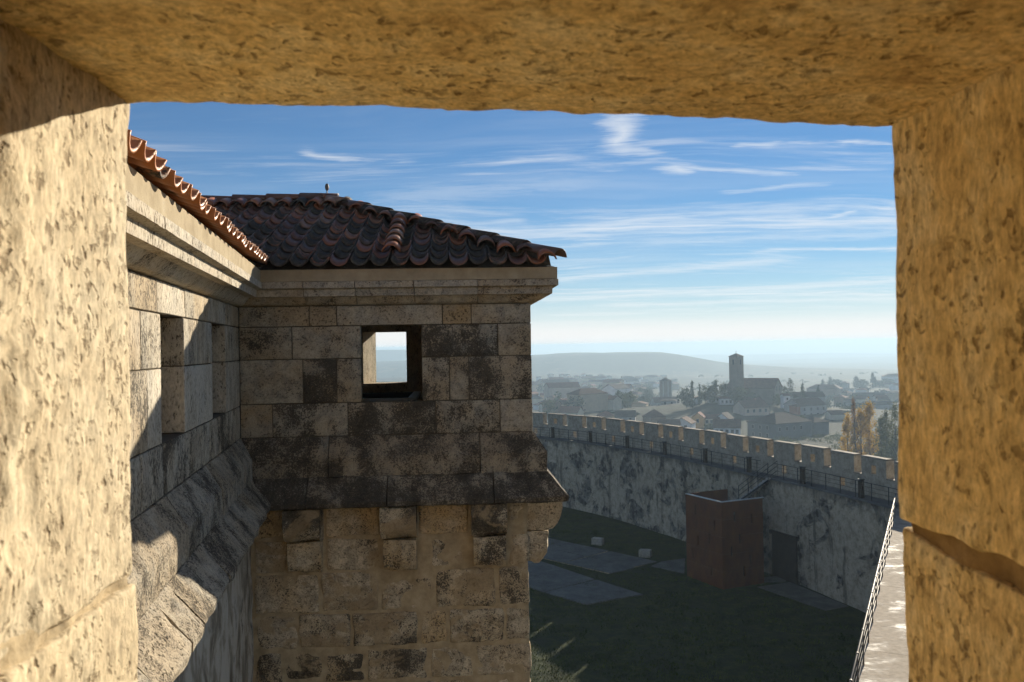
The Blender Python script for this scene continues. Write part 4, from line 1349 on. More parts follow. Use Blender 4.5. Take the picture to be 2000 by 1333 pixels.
m, t = material('old_concrete')
p = t.pos()
c = t.ramp(t.noise(p, .9, 8, .7), [(.3, (.065, .060, .048)), (.5, (.115, .108, .088)), (.7, (.18, .165, .135))])
c = t.mix(t.math('MULTIPLY', t.step(t.noise(p, 2.2, 7, .7), .6, .7), .7), c, (.06, .065, .05))
finish(t, c, .8, t.bump(t.noise(p, 8, 6, .7), .5, .03), .3)
M['concrete'] = m
pav = MB().prism([(-8.3, 72.3, -.06), (6.2, 57.3, -.06), (9.8, 60.1, -.06), (-5.4, 76.7, -.06)], [(-8.3, 72.3, .034), (6.2, 57.3, .034), (9.8, 60.1, .034), (-5.4, 76.7, .034)]).build('paving', M['mortar'], None, kind='structure')
def slab(pts, dz=0.0):
    c_ = sum((Vector(q) for q in pts), Vector((0, 0))) / len(pts)
    q = [c_ + (Vector(v) - c_) * .972 + Vector((trnd.uniform(-.1, .1), trnd.uniform(-.1, .1))) for v in pts]
    MB().prism([(v.x, v.y, -.05) for v in q], [(v.x, v.y, .055 + dz) for v in q]).build('slab', M['concrete'], pav)
def quad_grid(a, b, c_, d_, nu, nv):
    a, b, c_, d_ = map(Vector, (a, b, c_, d_))
    def at(u, v):
        return a.lerp(b, u).lerp(d_.lerp(c_, u), v)
    for i in range(nu):
        for j in range(nv):
            slab([at(i / nu, j / nv), at((i + 1) / nu, j / nv), at((i + 1) / nu, (j + 1) / nv), at(i / nu, (j + 1) / nv)], trnd.uniform(0, .012))
quad_grid((-8.5, 72.5), (6.3, 57.2), (10.0, 60.1), (-5.5, 77.0), 5, 2)
quad_grid((-3.0, 58.6), (4.06, 50.5), (7.7, 52.4), (.4, 62.8), 3, 2)
slab([(9.3, 58.9), (11.3, 57.0), (12.2, 61.0), (10.2, 60.2)])
slab([(15.0, 53.6), (17.6, 48.6), (19.3, 49.2), (17.4, 54.6)])
slab([(15.95, 54.5), (17.3, 54.7), (17.2, 56.0), (15.4, 55.7)])

# ------------------------------------------------------------------ town
def plaster(name, col):
    return flat_mat(name, col, .9, nscale=.35, var=.22)
PL = {'white': plaster('white_render', (.60, .60, .60)), 'cream': plaster('cream_render', (.52, .45, .34)), 'pink': plaster('pink_render', (.46, .36, .28)),
      'orange': plaster('orange_render', (.52, .29, .10)), 'brown': plaster('brown_render', (.25, .16, .105)), 'grey': plaster('grey_render', (.32, .32, .31)),
      'dark': plaster('dark_render', (.11, .12, .12)), 'brick': plaster('brick_red', (.33, .145, .085)), 'stone': plaster('church_stone', (.20, .165, .12)),
      'tan': plaster('tan_render', (.46, .36, .24))}
RF = {'brown': flat_mat('old_roof_tiles', (.13, .072, .048), .9, spec=.05, nscale=.8, var=.4), 'red': flat_mat('red_roof_tiles', (.21, .095, .06), .9, spec=.05, nscale=.8, var=.35),
      'dark': flat_mat('dark_roof_tiles', (.055, .040, .034), .9, spec=.05, nscale=.8, var=.4), 'metal': flat_mat('sheet_metal_roof', (.55, .57, .6), .32, .8)}
M['pane'] = flat_mat('window_glass', (.03, .035, .04), .25)
M['frame'] = flat_mat('window_frame', (.30, .28, .25), .7)

def house(name, label, cat, x, y, rot, wd, dp, eave, ridge, wall, roof, kind='gable', windows=(), group=None, over=.35, wall2=None, chimney=False):
    """front faces -y before rotation; windows: list of (face, u, height above base of eave, w, h)"""
    g = min(terrain(x + a, y + b) for a in (-wd / 2, wd / 2) for b in (-dp / 2, dp / 2)) - .4
    eave = max(eave, g + 3.0)
    ridge = max(ridge, eave + .12 * dp)
    o = thing(name, label, cat, (x, y, g), group)
    c_, s_ = math.cos(rot), math.sin(rot)
    def T(a, b, z):
        return (x + a * c_ - b * s_, y + a * s_ + b * c_, z)
    hx, hy = wd / 2, dp / 2
    body = MB()
    if kind == 'gable':          # ridge along local x
        pts = [(-hx, -hy, g), (hx, -hy, g), (hx, hy, g), (-hx, hy, g), (-hx, -hy, eave), (hx, -hy, eave), (hx, hy, eave), (-hx, hy, eave),
               (-hx, 0, ridge - .12), (hx, 0, ridge - .12)]
        body.add([T(*q) for q in pts], [(0, 1, 5, 4), (1, 2, 6, 9, 5), (2, 3, 7, 6), (3, 0, 4, 8, 7), (4, 5, 9, 8), (6, 7, 8, 9)])
    else:
        body.hexa([T(-hx, -hy, g), T(hx, -hy, g), T(hx, hy, g), T(-hx, hy, g), T(-hx, -hy, eave), T(hx, -hy, eave), T(hx, hy, eave), T(-hx, hy, eave)])
    body.build('wall', PL[wall], o)
    r = MB()
    ox, oy = hx + over, hy + over
    dzo = (ridge - eave) / hy * over
    e0 = eave - dzo
    if kind == 'gable':
        for sg in (-1, 1):
            lo = [T(-ox, sg * oy, e0 + .03), T(ox, sg * oy, e0 + .03), T(ox, 0, ridge + .03), T(-ox, 0, ridge + .03)]
            hi = [T(-ox, sg * oy, e0 + .22), T(ox, sg * oy, e0 + .22), T(ox, 0, ridge + .22), T(-ox, 0, ridge + .22)]
            if sg < 0:
                r.prism(lo, hi)
            else:
                r.prism(lo[::-1], hi[::-1])
    elif kind == 'hip':
        rl = max(hx - hy, 0.01)
        pts = [T(-ox, -oy, e0), T(ox, -oy, e0), T(ox, oy, e0), T(-ox, oy, e0), T(-rl, 0, ridge), T(rl, 0, ridge),
               T(-ox, -oy, e0 + .18), T(ox, -oy, e0 + .18), T(ox, oy, e0 + .18), T(-ox, oy, e0 + .18), T(-rl, 0, ridge + .18), T(rl, 0, ridge + .18)]
        r.add(pts, [(6, 7, 11, 10), (7, 8, 11), (8, 9, 10, 11), (9, 6, 10), (0, 1, 7, 6), (1, 2, 8, 7), (2, 3, 9, 8), (3, 0, 6, 9), (3, 2, 1, 0)])
    else:                         # flat shed roof, tilted away
        r.hexa([T(-ox, -oy, ridge), T(ox, -oy, ridge), T(ox, oy, eave), T(-ox, oy, eave), T(-ox, -oy, ridge + .15), T(ox, -oy, ridge + .15), T(ox, oy, eave + .15), T(-ox, oy, eave + .15)])
    rf = r.build('roof', RF[roof], o)
    if chimney:
        MB().hexa([T(a, b, z) for z in (eave, ridge + 1.0) for a, b in ((hx * .3, -.35), (hx * .3 + .6, -.35), (hx * .3 + .6, .35), (hx * .3, .35))]).build('chimney', PL['brown'], rf)
    for (face, u, dn, ww, hh) in windows:
        zc = eave - dn
        if face == 'f':
            a0, b0, ax, bx_ = u * hx, -hy, 1, 0
            na, nb_ = 0, -1
        elif face == 'l':
            a0, b0, ax, bx_ = -hx, -u * hy, 0, -1
            na, nb_ = -1, 0
        else:
            a0, b0, ax, bx_ = hx, u * hy, 0, 1
            na, nb_ = 1, 0
        fm = MB()
        def wb_(mb, w2, h2, d0, d1):
            cs4 = []
            for z in (zc - h2, zc + h2):
                for (sg, dd) in ((-1, d1), (1, d1), (1, d0), (-1, d0)):
                    cs4.append(T(a0 + ax * w2 * sg + na * dd, b0 + bx_ * w2 * sg + nb_ * dd, z))
            mb.hexa(cs4)
        wb_(fm, ww / 2 + .12, hh / 2 + .12, -.05, .05)
        fo = fm.build('window', M['frame'], o)
        pm = MB()
        wb_(pm, ww / 2, hh / 2, 0, .06)
        pm.build('pane', M['pane'], fo)
    return o
def wgrid(face, us, dns, w_=1.0, h_=1.4):
    return [(face, u, dn, w_, h_) for u in us for dn in dns]

NB = 'town houses near the church'
house('house', 'pinkish three-storey house with many windows and a bluish gable end', 'house', 114.5, 411, R(18), 13.5, 10, -15.9, -12.9, 'pink', 'brown', 'gable',
      wgrid('f', (-.75, -.25, .25, .72), (1.6, 4.6, 7.4)) , NB, chimney=True)
house('house', 'big dark house with wide roof right behind the curtain wall', 'house', 106.5, 342, R(30), 20, 15, -16.6, -13.3, 'dark', 'dark', 'hip',
      wgrid('l', (-.6, -.1, .4), (1.8, 4.8)) + wgrid('f', (-.8, -.4, 0, .4), (2.2,)), NB)
house('house', 'large house with red brick corner and grey gable at right', 'house', 144, 421, R(22), 16, 12, -16.0, -13.0, 'grey', 'dark', 'gable', wgrid('f', (-.7, -.2, .3, .75), (1.8, 4.6)) + wgrid('r', (-.4, .3), (2.0,)), NB)
house('house_annex', 'red brick annex at the left end of the large grey house', 'house', 138.2, 415.5, R(22), 4.6, 6, -16.2, -15.2, 'brick', 'brown', 'hip', wgrid('f', (0.0,), (2.0,)), NB)
house('barn', 'long low barn with dark roof right of the church', 'barn', 165, 480, R(4), 18, 8, -15.9, -13.4, 'grey', 'dark', 'gable', (), NB)
house('house', 'narrow white house standing alone below the church gable', 'house', 137.8, 432, R(10), 3.4, 4, -12.1, -11.2, 'white', 'brown', 'gable', wgrid('f', (0,), (1.6,), .7, 1.0), NB)
house('house', 'pale house with long windows partly hidden by the merlons', 'house', 82.7, 331, R(-14), 10, 9, -17.3, -14.6, 'white', 'brown', 'gable', wgrid('f', (-.75, -.4, 0, .4, .75), (1.5,)), NB)
house('house', 'white gabled house with dark roof left of the pinkish house', 'house', 92.2, 373, R(60), 8, 6, -17.9, -15.4, 'white', 'dark', 'gable', wgrid('l', (-.4, .4), (1.5,)), NB)
house('house', 'house with a broad tan gable left of the octagonal tower', 'house', 71.5, 481, R(72), 9, 8, -22.0, -19.6, 'tan', 'brown', 'gable', (), NB)
house('house', 'plain brown house just over the wall, left of centre', 'house', 62.8, 381, R(25), 7.5, 7, -17.0, -14.2, 'brown', 'brown', 'hip', (), NB)
house('house', 'wide grey house at the foot of the octagonal tower', 'house', 99.5, 561, R(8), 16, 11, -23.2, -20.0, 'grey', 'brown', 'gable', wgrid('f', (-.7, -.35, 0, .35, .7), (1.8,)), NB)
house('house', 'house with dark hipped roof below the wide grey house', 'house', 86, 471, R(-12), 8, 7, -20.7, -18.5, 'grey', 'dark', 'hip', wgrid('f', (-.5, .4), (1.3,)), NB)
house('house', 'little bluish-white gable beside the tall cypress', 'house', 98.3, 455, R(80), 7, 4.4, -17.6, -15.6, 'white', 'brown', 'gable', (), NB)
house('house', 'white two-storey house below the trees of the church', 'house', 106.5, 450, R(6), 7, 6, -17.2, -15.6, 'white', 'brown', 'hip', wgrid('f', (-.5, .1, .6), (1.4, 4.0)), NB)
house('house', 'small orange-walled house among white ones', 'house', 80.6, 371, R(68), 6, 5, -16.8, -14.9, 'orange', 'red', 'gable', wgrid('l', (0,), (1.5,)), NB)
house('house', 'white gabled house right of the plain brown one', 'house', 70.2, 351, R(65), 8, 7.5, -17.4, -15.2, 'white', 'brown', 'gable', wgrid('l', (-.4, .4), (1.4,)), NB)
house('house', 'pale row house with small windows just above the merlons', 'house', 61.8, 339, R(-4), 8, 6, -16.6, -15.0, 'cream', 'brown', 'gable', wgrid('f', (-.7, -.2, .3, .75), (1.2,), .8, 1.1), NB)
house('house', 'pale house right of the orange one', 'house', 86.3, 373, R(-8), 6.5, 6, -17.5, -16.0, 'cream', 'brown', 'gable', wgrid('f', (-.6, 0, .6), (1.5,)), NB)
house('house', 'pale house left of and above the pinkish house', 'house', 109.9, 441, R(-6), 7, 6, -17.9, -15.8, 'white', 'brown', 'gable', wgrid('f', (-.6, 0, .6), (1.6,)), NB)
house('house', 'low house with light tan roof beside the turret', 'house', 28.6, 421, R(-28), 10, 8, -17.6, -15.0, 'cream', 'red', 'gable', (), NB)
house('house', 'clay-coloured house in front of the hazy town', 'house', 43.5, 401, R(12), 7, 6.5, -18.0, -16.0, 'tan', 'red', 'hip', wgrid('f', (-.4, .4), (1.5,)), NB)
house('house', 'cream gable standing out in the hazy town near the turret', 'house', 21.7, 520, R(75), 8, 7, -23.0, -20.2, 'cream', 'brown', 'gable', (), NB)
house('house', 'slim cream gable in the middle of the hazy town', 'house', 51, 560, R(82), 7, 4.4, -24.4, -21.8, 'cream', 'brown', 'gable', (), NB)
house('house', 'grey house with long roof left of the plain brown one', 'house', 51.4, 391, R(-10), 9, 7, -17.6, -15.2, 'grey', 'dark', 'gable', wgrid('f', (-.5, .5), (1.4,)), NB)
house('house', 'low cream house at the right end of the village', 'house', 151, 401, R(10), 7, 6, -19.2, -17.6, 'cream', 'brown', 'gable', (), NB)
house('shed', 'long shed with glinting metal roof far right below the pines', 'shed', 309, 801, R(-26), 20, 12, -31.7, -30.0, 'white', 'metal', 'flat', (), 'metal-roofed sheds')
house('shed', 'second glinting shed right beside the long one', 'shed', 326, 796, R(-26), 12, 10, -31.0, -29.6, 'white', 'metal', 'flat', (), 'metal-roofed sheds')
house('hall', 'long dark-roofed hall on the right behind the poplars', 'building', 267, 641, R(-3), 22, 10, -27.2, -24.3, 'grey', 'dark', 'gable', (), NB)
house('shed', 'low grey shed between hall and poplars', 'shed', 222, 521, R(2), 16, 8, -24.0, -22.4, 'grey', 'dark', 'gable', (), NB)
house('house', 'grey house under the church, above the pinkish one', 'house', 122, 437, R(8), 9, 6, -14.9, -13.0, 'grey', 'brown', 'gable', wgrid('f', (-.5, .1, .6), (1.4,)), NB)
house('house', 'squat house right of the big dark one', 'house', 124, 352, R(24), 8, 8, -17.8, -16.2, 'dark', 'dark', 'hip', (), NB)
house('house', 'hazy pale block left of the glinting sheds', 'house', 280, 761, R(-12), 11, 8, -29.4, -27.0, 'white', 'brown', 'gable', (), NB)

# the rest of the town, too hazy to tell apart
frnd = random.Random(21)
taken = []
HL = 'small hazy house in the distant blur of rooftops between turret and octagonal tower'
HG = 'distant hazy rooftops'
HR = 'small hazy house on the far right slope behind the poplars'
count = 0
tries = 0
while count < 214 and tries < 9000:
    tries += 1
    right = count >= 196
    if right:
        Y = frnd.uniform(560, 1000)
        X = frnd.uniform(.365, .455) * Y
    else:
        Y = 455 + 950 * frnd.random() ** 1.15
        X = frnd.uniform(.018, .19) * Y
        if (Y < 520 and X / Y > .12) or (Y < 950 and .152 < X / Y < .205):
            continue
    if any(math.hypot(X - a, Y - b) < 10 + Y * .005 for a, b in taken):
        continue
    if math.hypot(X - 107, Y - 600) < 14 or any(math.hypot(X - a, Y - b) < 15 for a, b in ((99.5, 561), (71.5, 481), (28.6, 421), (43.5, 401), (21.7, 520), (51, 560), (51.4, 391), (62.8, 381), (86, 471), (267, 641), (309, 801), (326, 796), (280, 761), (222, 521))):
        continue
    taken.append((X, Y))
    g = terrain(X, Y)
    big = frnd.random() < .10
    wd, dp = (frnd.uniform(16, 28), frnd.uniform(10, 14)) if big else (frnd.uniform(6, 11), frnd.uniform(5, 8))
    e_ = g + (frnd.uniform(7, 12) if big else frnd.uniform(3.4, 6.5))
    wl_ = frnd.choice(['white', 'cream', 'cream', 'tan', 'grey', 'pink', 'brown', 'white'])
    rl_ = frnd.choice(['brown', 'red', 'brown', 'dark'])
    kd_ = frnd.choice(['gable', 'gable', 'hip'])
    if right:
        lb_ = 'hazy %s house with %s %s roof on the %s right slope behind the poplars' % (wl_, rl_, 'gabled' if kd_ == 'gable' else 'hipped', 'lower' if Y < 720 else 'upper')
    else:
        ps_ = 'close to the turret' if X / Y < .07 else 'midway to the octagonal tower' if X / Y < .125 else 'near the octagonal tower'
        lb_ = '%s hazy %s %s house, %s roof, in the %s rooftops %s' % ('long' if big else 'small', wl_, 'gabled' if kd_ == 'gable' else 'hipped', rl_,
                                                                     'nearer' if Y < 620 else 'middle' if Y < 900 else 'farthest', ps_)
    house('house', lb_, 'house', X, Y, frnd.uniform(-.9, .9), wd, dp, e_, e_ + dp * frnd.uniform(.18, .28), wl_, rl_, kd_, (),
          HG if not right else 'hazy houses on the far right slope')
    count += 1

# church
g = terrain(*CHURCH) - .5
ch = thing('church', 'brick church with tall square bell tower and long tiled nave on the rise', 'church', (CHURCH[0], CHURCH[1], g))
def rotbox(mb, x, y, rot, hx, hy, z0, z1, top=1.0):
    c_, s_ = math.cos(rot), math.sin(rot)
    def T(a, b, z):
        return (x + a * c_ - b * s_, y + a * s_ + b * c_, z)
    mb.hexa([T(-hx, -hy, z0), T(hx, -hy, z0), T(hx, hy, z0), T(-hx, hy, z0), T(-hx * top, -hy * top, z1), T(hx * top, -hy * top, z1), T(hx * top, hy * top, z1), T(-hx * top, hy * top, z1)])
    return T
tx, ty, trot = 118.0, 450.0, R(40)
mb = MB()
rotbox(mb, tx, ty, trot, 2.65, 2.65, g - 2, 7.6)
tow = mb.build('bell_tower', PL['stone'], ch)
mb = MB()
rotbox(mb, tx, ty, trot, 2.85, 2.85, 7.61, 7.85)
mb.build('eaves', PL['stone'], tow)
mb = MB()
rotbox(mb, tx, ty, trot, 2.95, 2.95, 7.86, 9.5, .02)
mb.build('tower_roof', RF['dark'], tow)
mb = MB()
rotbox(mb, tx, ty, trot, .05, .05, 9.45, 11.0)
rotbox(mb, tx, ty, trot, .35, .05, 10.3, 10.42)
mb.build('cross', M['darkmetal'], tow)
for rr in (0, 90, 180, 270):
    for uu in (0.0,):
        c_, s_ = math.cos(trot + R(rr)), math.sin(trot + R(rr))
        mb = MB()
        T = lambda a, b, z: (tx + a * c_ - b * s_, ty + a * s_ + b * c_, z)
        mb.hexa([T(a, b, z) for z in (3.6, 6.2) for a, b in ((uu - .45, -2.70), (uu + .45, -2.70), (uu + .45, -2.5), (uu - .45, -2.5))])
        mb.build('bell_opening', M['pane'], tow)
# nave: ridge along an axis turned towards us
nrot = R(-33)
nx, ny, nl, nw = 129.5, 457.5, 12.5, 7.2
c_, s_ = math.cos(nrot), math.sin(nrot)
def TN(a, b, z):
    return (nx + a * c_ - b * s_, ny + a * s_ + b * c_, z)
EA, RI = -9.0, -4.3
mb = MB()
mb.add([TN(*q) for q in [(-nl, -nw, g - 2), (nl, -nw, g - 2), (nl, nw, g - 2), (-nl, nw, g - 2), (-nl, -nw, EA), (nl, -nw, EA), (nl, nw, EA), (-nl, nw, EA), (-nl, 0, RI - .15), (nl, 0, RI - .15)]],
       [(0, 1, 5, 4), (1, 2, 6, 9, 5), (2, 3, 7, 6), (3, 0, 4, 8, 7), (4, 5, 9, 8), (6, 7, 8, 9)])
nav = mb.build('nave', PL['stone'], ch)
mb = MB()
mb.prism([TN(-nl - .4, -nw - .4, EA - .2), TN(nl + .4, -nw - .4, EA - .2), TN(nl + .4, 0, RI), TN(-nl - .4, 0, RI)],
         [TN(-nl - .4, -nw - .4, EA + .1), TN(nl + .4, -nw - .4, EA + .1), TN(nl + .4, 0, RI + .3), TN(-nl - .4, 0, RI + .3)])
mb.prism([TN(-nl - .4, 0, RI), TN(nl + .4, 0, RI), TN(nl + .4, nw + .4, EA - .2), TN(-nl - .4, nw + .4, EA - .2)],
         [TN(-nl - .4, 0, RI + .3), TN(nl + .4, 0, RI + .3), TN(nl + .4, nw + .4, EA + .1), TN(-nl - .4, nw + .4, EA + .1)])
mb.build('nave_roof', RF['brown'], ch)
for b_ in (-2.6, 2.6):
    mb = MB()
    mb.hexa([TN(a, b, z) for z in (-10.6, -8.2) for a, b in ((nl - .1, b_ - .4), (nl + .04, b_ - .4), (nl + .04, b_ + .4), (nl - .1, b_ + .4))])
    mb.build('window', M['pane'], nav)

# octagonal tower
g = terrain(107.4, 600) - 1
ot = thing('octagonal_tower', 'squat octagonal brick tower standing over the hazy rooftops', 'tower', (107.4, 600, g))
def ring(r_, z, n_=8, ph=0.2):
    return [(107.4 + r_ * math.cos(2 * math.pi * k / n_ + ph), 600 + r_ * math.sin(2 * math.pi * k / n_ + ph), z) for k in range(n_)]
MB().prism(ring(4.45, g - 2), ring(4.35, -11.2)).build('shaft', PL['stone'], ot)
MB().prism(ring(4.5, -11.19), ring(4.5, -10.8)).build('cornice', PL['stone'], ot)
MB().prism(ring(4.3, -10.79), ring(1.4, -9.3)).build('roof', RF['dark'], ot)
MB().prism(ring(1.2, -9.29), ring(1.1, -8.7)).build('lantern', PL['stone'], ot)
for k in range(8):
    a_ = 2 * math.pi * k / 8 + .2
    q = (107.4 + 4.36 * math.cos(a_), 600 + 4.36 * math.sin(a_))
    MB().tube([(q[0], q[1], g - 2), (q[0], q[1], -11.25)], .28, 6).build('corner_pier', PL['grey'], ot)

# ------------------------------------------------------------------ trees
def leaf_mat(name, cols, trans=.45):
    m, t = material(name)
    p = t.pos()
    c = t.ramp(t.noise(p, 1.4, 4, .7), [(.3, cols[0]), (.5, cols[1]), (.7, cols[2])])
    t.n.remove(t.bs)
    df = t.new('ShaderNodeBsdfDiffuse')
    tr = t.new('ShaderNodeBsdfTranslucent')
    mx = t.new('ShaderNodeMixShader')
    t.put(df.inputs[0], c); t.put(tr.inputs[0], c); t.put(mx.inputs[0], trans)
    t.l.new(df.outputs[0], mx.inputs[1]); t.l.new(tr.outputs[0], mx.inputs[2]); t.l.new(mx.outputs[0], t.out.inputs[0])
    return m
LEAF = {'gold': leaf_mat('golden_poplar_leaves', [(.26, .14, .004), (.46, .27, .006), (.56, .36, .012)], .6),
        'olive': leaf_mat('olive_poplar_leaves', [(.045, .055, .012), (.085, .09, .018), (.16, .13, .022)], .45),
        'rust': leaf_mat('rusty_poplar_leaves', [(.14, .06, .012), (.22, .095, .016), (.28, .14, .02)], .5),
        'dark': leaf_mat('dark_conifer_needles', [(.016, .026, .012), (.030, .044, .018), (.050, .060, .022)], .2),
        'green': leaf_mat('mixed_green_leaves', [(.028, .040, .014), (.055, .068, .020), (.12, .105, .026)], .35),
        'scrub': leaf_mat('pale_scrub', [(.04, .05, .02), (.09, .10, .035), (.16, .16, .06)], .4)}
M['bark'] = flat_mat('bark', (.07, .055, .042), .9, nscale=3, var=.4)
def crown(shape, n_, size, seed):
    """leaf-sized faces through a crown volume of unit height; clumped"""
    rr = random.Random(seed)
    V, F = [], []
    clumps = []
    nc = 42 if shape != 'poplar' else 60
    while len(clumps) < nc:
        z = rr.random()
        if shape == 'poplar':
            w_ = .5 * (1 - abs(z - .36) ** 1.5 * 1.6) * (1.0 if z < .8 else (1 - z) * 5 * .9 + .1)
        elif shape == 'cypress':
            w_ = .5 * min(1, (1 - z) * 1.5) * min(1, z * 6 + .3)
        elif shape == 'fir':
            w_ = .5 * (1 - z) * (.55 + .45 * abs(math.sin(z * 22)))
        else:
            w_ = .5 * math.sqrt(max(0, 1 - (2 * z - 1) ** 2)) * rr.uniform(.8, 1.1)
        w_ = max(w_, .02)
        a_ = rr.uniform(0, 2 * math.pi)
        q = math.sqrt(rr.random())
        clumps.append((w_ * q * math.cos(a_), w_ * q * math.sin(a_), z, rr.uniform(.5, 1.3)))
    for k in range(n_):
        cx_, cy_, cz_, cr = clumps[rr.randrange(nc)]
        sx, sz = (.10, .05) if shape in ('poplar', 'cypress') else (.12, .055)
        if shape == 'round':
            sx, sz = .11, .09
        p = Vector((cx_ + rr.gauss(0, sx * cr), cy_ + rr.gauss(0, sx * cr), cz_ + rr.gauss(0, sz * cr)))
        a = Vector((rr.gauss(0, 1), rr.gauss(0, 1), rr.gauss(0, 1))).normalized()
        b = a.orthogonal().normalized()
        sz_ = size * rr.uniform(.6, 1.3)
        b_ = len(V)
        V += [p + a * sz_, p + b * sz_ * .6, p - a * sz_, p - b * sz_ * .6]
        F.append((b_, b_ + 1, b_ + 2, b_ + 3))
    return V, F
CROWN_CACHE = {}
def tree(name, label, x, y, top, width, shape, leaf, n_=1500, size=.03, seed=1, group=None, lean=0.0, base=None, lift=.06):
    g = terrain(x, y) - .2 if base is None else base
    h = top - g
    o = thing(name, label, 'tree', (x, y, g), group)
    V, F = crown(shape, n_, 1.0, seed)
    # leaf size in metres must not stretch with the tree: rebuild around each leaf centre
    out = []
    for i in range(0, len(V), 4):
        c_ = (V[i] + V[i + 2]) / 2
        cc_ = Vector((x + c_.x * width + lean * h * c_.z, y + c_.y * width, g + h * (lift + (1 - lift) * c_.z)))
        for k in range(4):
            out.append(cc_ + (V[i + k] - c_) * size)
    mesh_obj('crown', out, F, LEAF[leaf], o)
    mb = MB()
    r0 = max(.12, h * .016)
    mb.tube([(x, y, g), (x + lean * h * .3, y, g + h * .3), (x + lean * h * .65, y, g + h * .65), (x + lean * h * .92, y, g + h * .92)], [r0, r0 * .75, r0 * .4, r0 * .08], 7)
    rr = random.Random(seed)
    for k in range(9):
        z = rr.uniform(.22, .8)
        a_ = rr.uniform(0, 6.28)
        l_ = width * .42 * (1 - z * .5)
        rise = l_ * (2.2 if shape in ('poplar', 'cypress') else .5)
        p0 = Vector((x + lean * h * z, y, g + h * z))
        p1 = p0 + Vector((math.cos(a_) * l_, math.sin(a_) * l_, rise))
        mb.tube([p0, p0.lerp(p1, .5) + Vector((0, 0, rise * .1)), p1], [r0 * .3, r0 * .2, r0 * .06], 5)
    mb.build('trunk', M['bark'], o)
    return o
PG = 'poplars beyond the curtain wall'
tree('poplar_tree', 'short golden poplar, leftmost of the row', 91.9, 235, -5.4, 3.9, 'poplar', 'gold', 4600, .21, 1, PG)
tree('poplar_tree', 'tall thin rusty poplar leaning left above the row', 94.6, 236, -1.6, 2.3, 'poplar', 'rust', 2400, .20, 2, PG, lean=-.03)
tree('poplar_tree', 'golden poplar with bare tips right of the leaning one', 97.6, 240, -4.1, 5.2, 'poplar', 'gold', 5200, .21, 3, PG)
tree('poplar_tree', 'tallest golden poplar in the middle of the row', 100.4, 241, -2.7, 5.4, 'poplar', 'gold', 5600, .21, 4, PG)
tree('poplar_tree', 'short dark green poplar in front of the golden ones', 99.8, 232, -6.4, 4.2, 'poplar', 'olive', 3400, .21, 5, PG)
tree('poplar_tree', 'olive poplar with gold flecks beside the window edge', 103.4, 237, -5.0, 4.0, 'poplar', 'olive', 3200, .21, 6, PG)
tree('poplar_tree', 'tall olive poplar half cut by the window edge', 105.0, 235, -3.2, 4.4, 'poplar', 'olive', 3600, .21, 7, PG)
CG = 'trees around the church'
tree('cypress_tree', 'tall dark cypress left of the church trees', 90.3, 430, -4.6, 3.0, 'cypress', 'dark', 1300, .32, 11, CG)
tree('pine_tree', 'broad dark pine leaning on the tall cypress', 88.0, 433, -8.2, 7.5, 'round', 'dark', 1300, .42, 12, CG, lift=.25)
tree('cypress_tree', 'slim cypress right of the tall dark one', 96.2, 440, -6.2, 2.0, 'cypress', 'dark', 800, .3, 13, CG)
tree('leafy_tree', 'yellowing leafy tree between cypress and fir', 100.5, 446, -7.6, 6.5, 'round', 'green', 1200, .42, 14, CG, lift=.2)
tree('leafy_tree', 'round green tree left of the fir by the church', 103.6, 444, -8.0, 6.0, 'round', 'green', 1100, .42, 15, CG, lift=.2)
tree('fir_tree', 'pointed fir rising above the trees left of the bell tower', 106.4, 448, -4.6, 5.5, 'fir', 'dark', 1100, .34, 16, CG, lift=.2)
tree('leafy_tree', 'dark leafy tree close to the bell tower', 110.2, 444, -6.6, 7.0, 'round', 'green', 1300, .42, 17, CG, lift=.2)
tree('leafy_tree', 'large leafy tree in front of the bell tower base', 115.6, 437, -8.6, 9.5, 'round', 'green', 1800, .45, 18, CG, lift=.15)
tree('leafy_tree', 'leafy tree hiding the foot of the nave wall', 122.5, 438, -11.0, 6.0, 'round', 'green', 1000, .4, 19, CG, lift=.15)
tree('leafy_tree', 'bushy tree in front of the church gable', 135.5, 438, -12.0, 5.5, 'round', 'green', 1000, .4, 20, CG, lift=.15)
tree('fir_tree', 'sparse layered fir right of the church gable', 152.7, 470, -4.9, 7.0, 'fir', 'dark', 700, .36, 21, CG, lift=.12)
tree('leafy_tree', 'low leafy tree between gable and layered fir', 147.5, 466, -9.8, 6.5, 'round', 'green', 1000, .42, 22, CG, lift=.15)
tree('cypress_tree', 'stubby cypress right of the layered fir', 159.5, 470, -7.9, 3.2, 'cypress', 'dark', 900, .34, 23, CG)
tree('cypress_tree', 'lone cypress right of the barn', 172, 481, -9.3, 2.6, 'cypress', 'dark', 800, .34, 24, CG)
RG = 'trees along the far right skyline'
tree('fir_tree', 'hazy pointed fir, leftmost on the far right skyline', 327, 900, -26.5, 6, 'fir', 'dark', 600, .6, 31, RG)
tree('pine_tree', 'broad hazy pine above the glinting sheds', 342, 905, -27.6, 20, 'round', 'dark', 1300, .8, 32, RG, lift=.1)
tree('fir_tree', 'hazy fir standing on the left flank of the broad pine', 334.5, 900, -24.0, 6, 'fir', 'dark', 700, .6, 33, RG)
tree('fir_tree', 'thick hazy fir in the middle of the far right skyline', 362, 900, -23.6, 8, 'fir', 'dark', 900, .65, 34, RG)
tree('cypress_tree', 'tallest hazy cypress of the far right skyline', 379.5, 900, -20.0, 6, 'cypress', 'dark', 900, .65, 35, RG)
tree('cypress_tree', 'hazy cypress just right of the tallest one', 384, 905, -24.0, 5, 'cypress', 'dark', 700, .6, 36, RG)
tree('pine_tree', 'rounded hazy pine left of the tallest cypress', 372, 910, -27.4, 13, 'round', 'dark', 1000, .75, 37, RG, lift=.1)
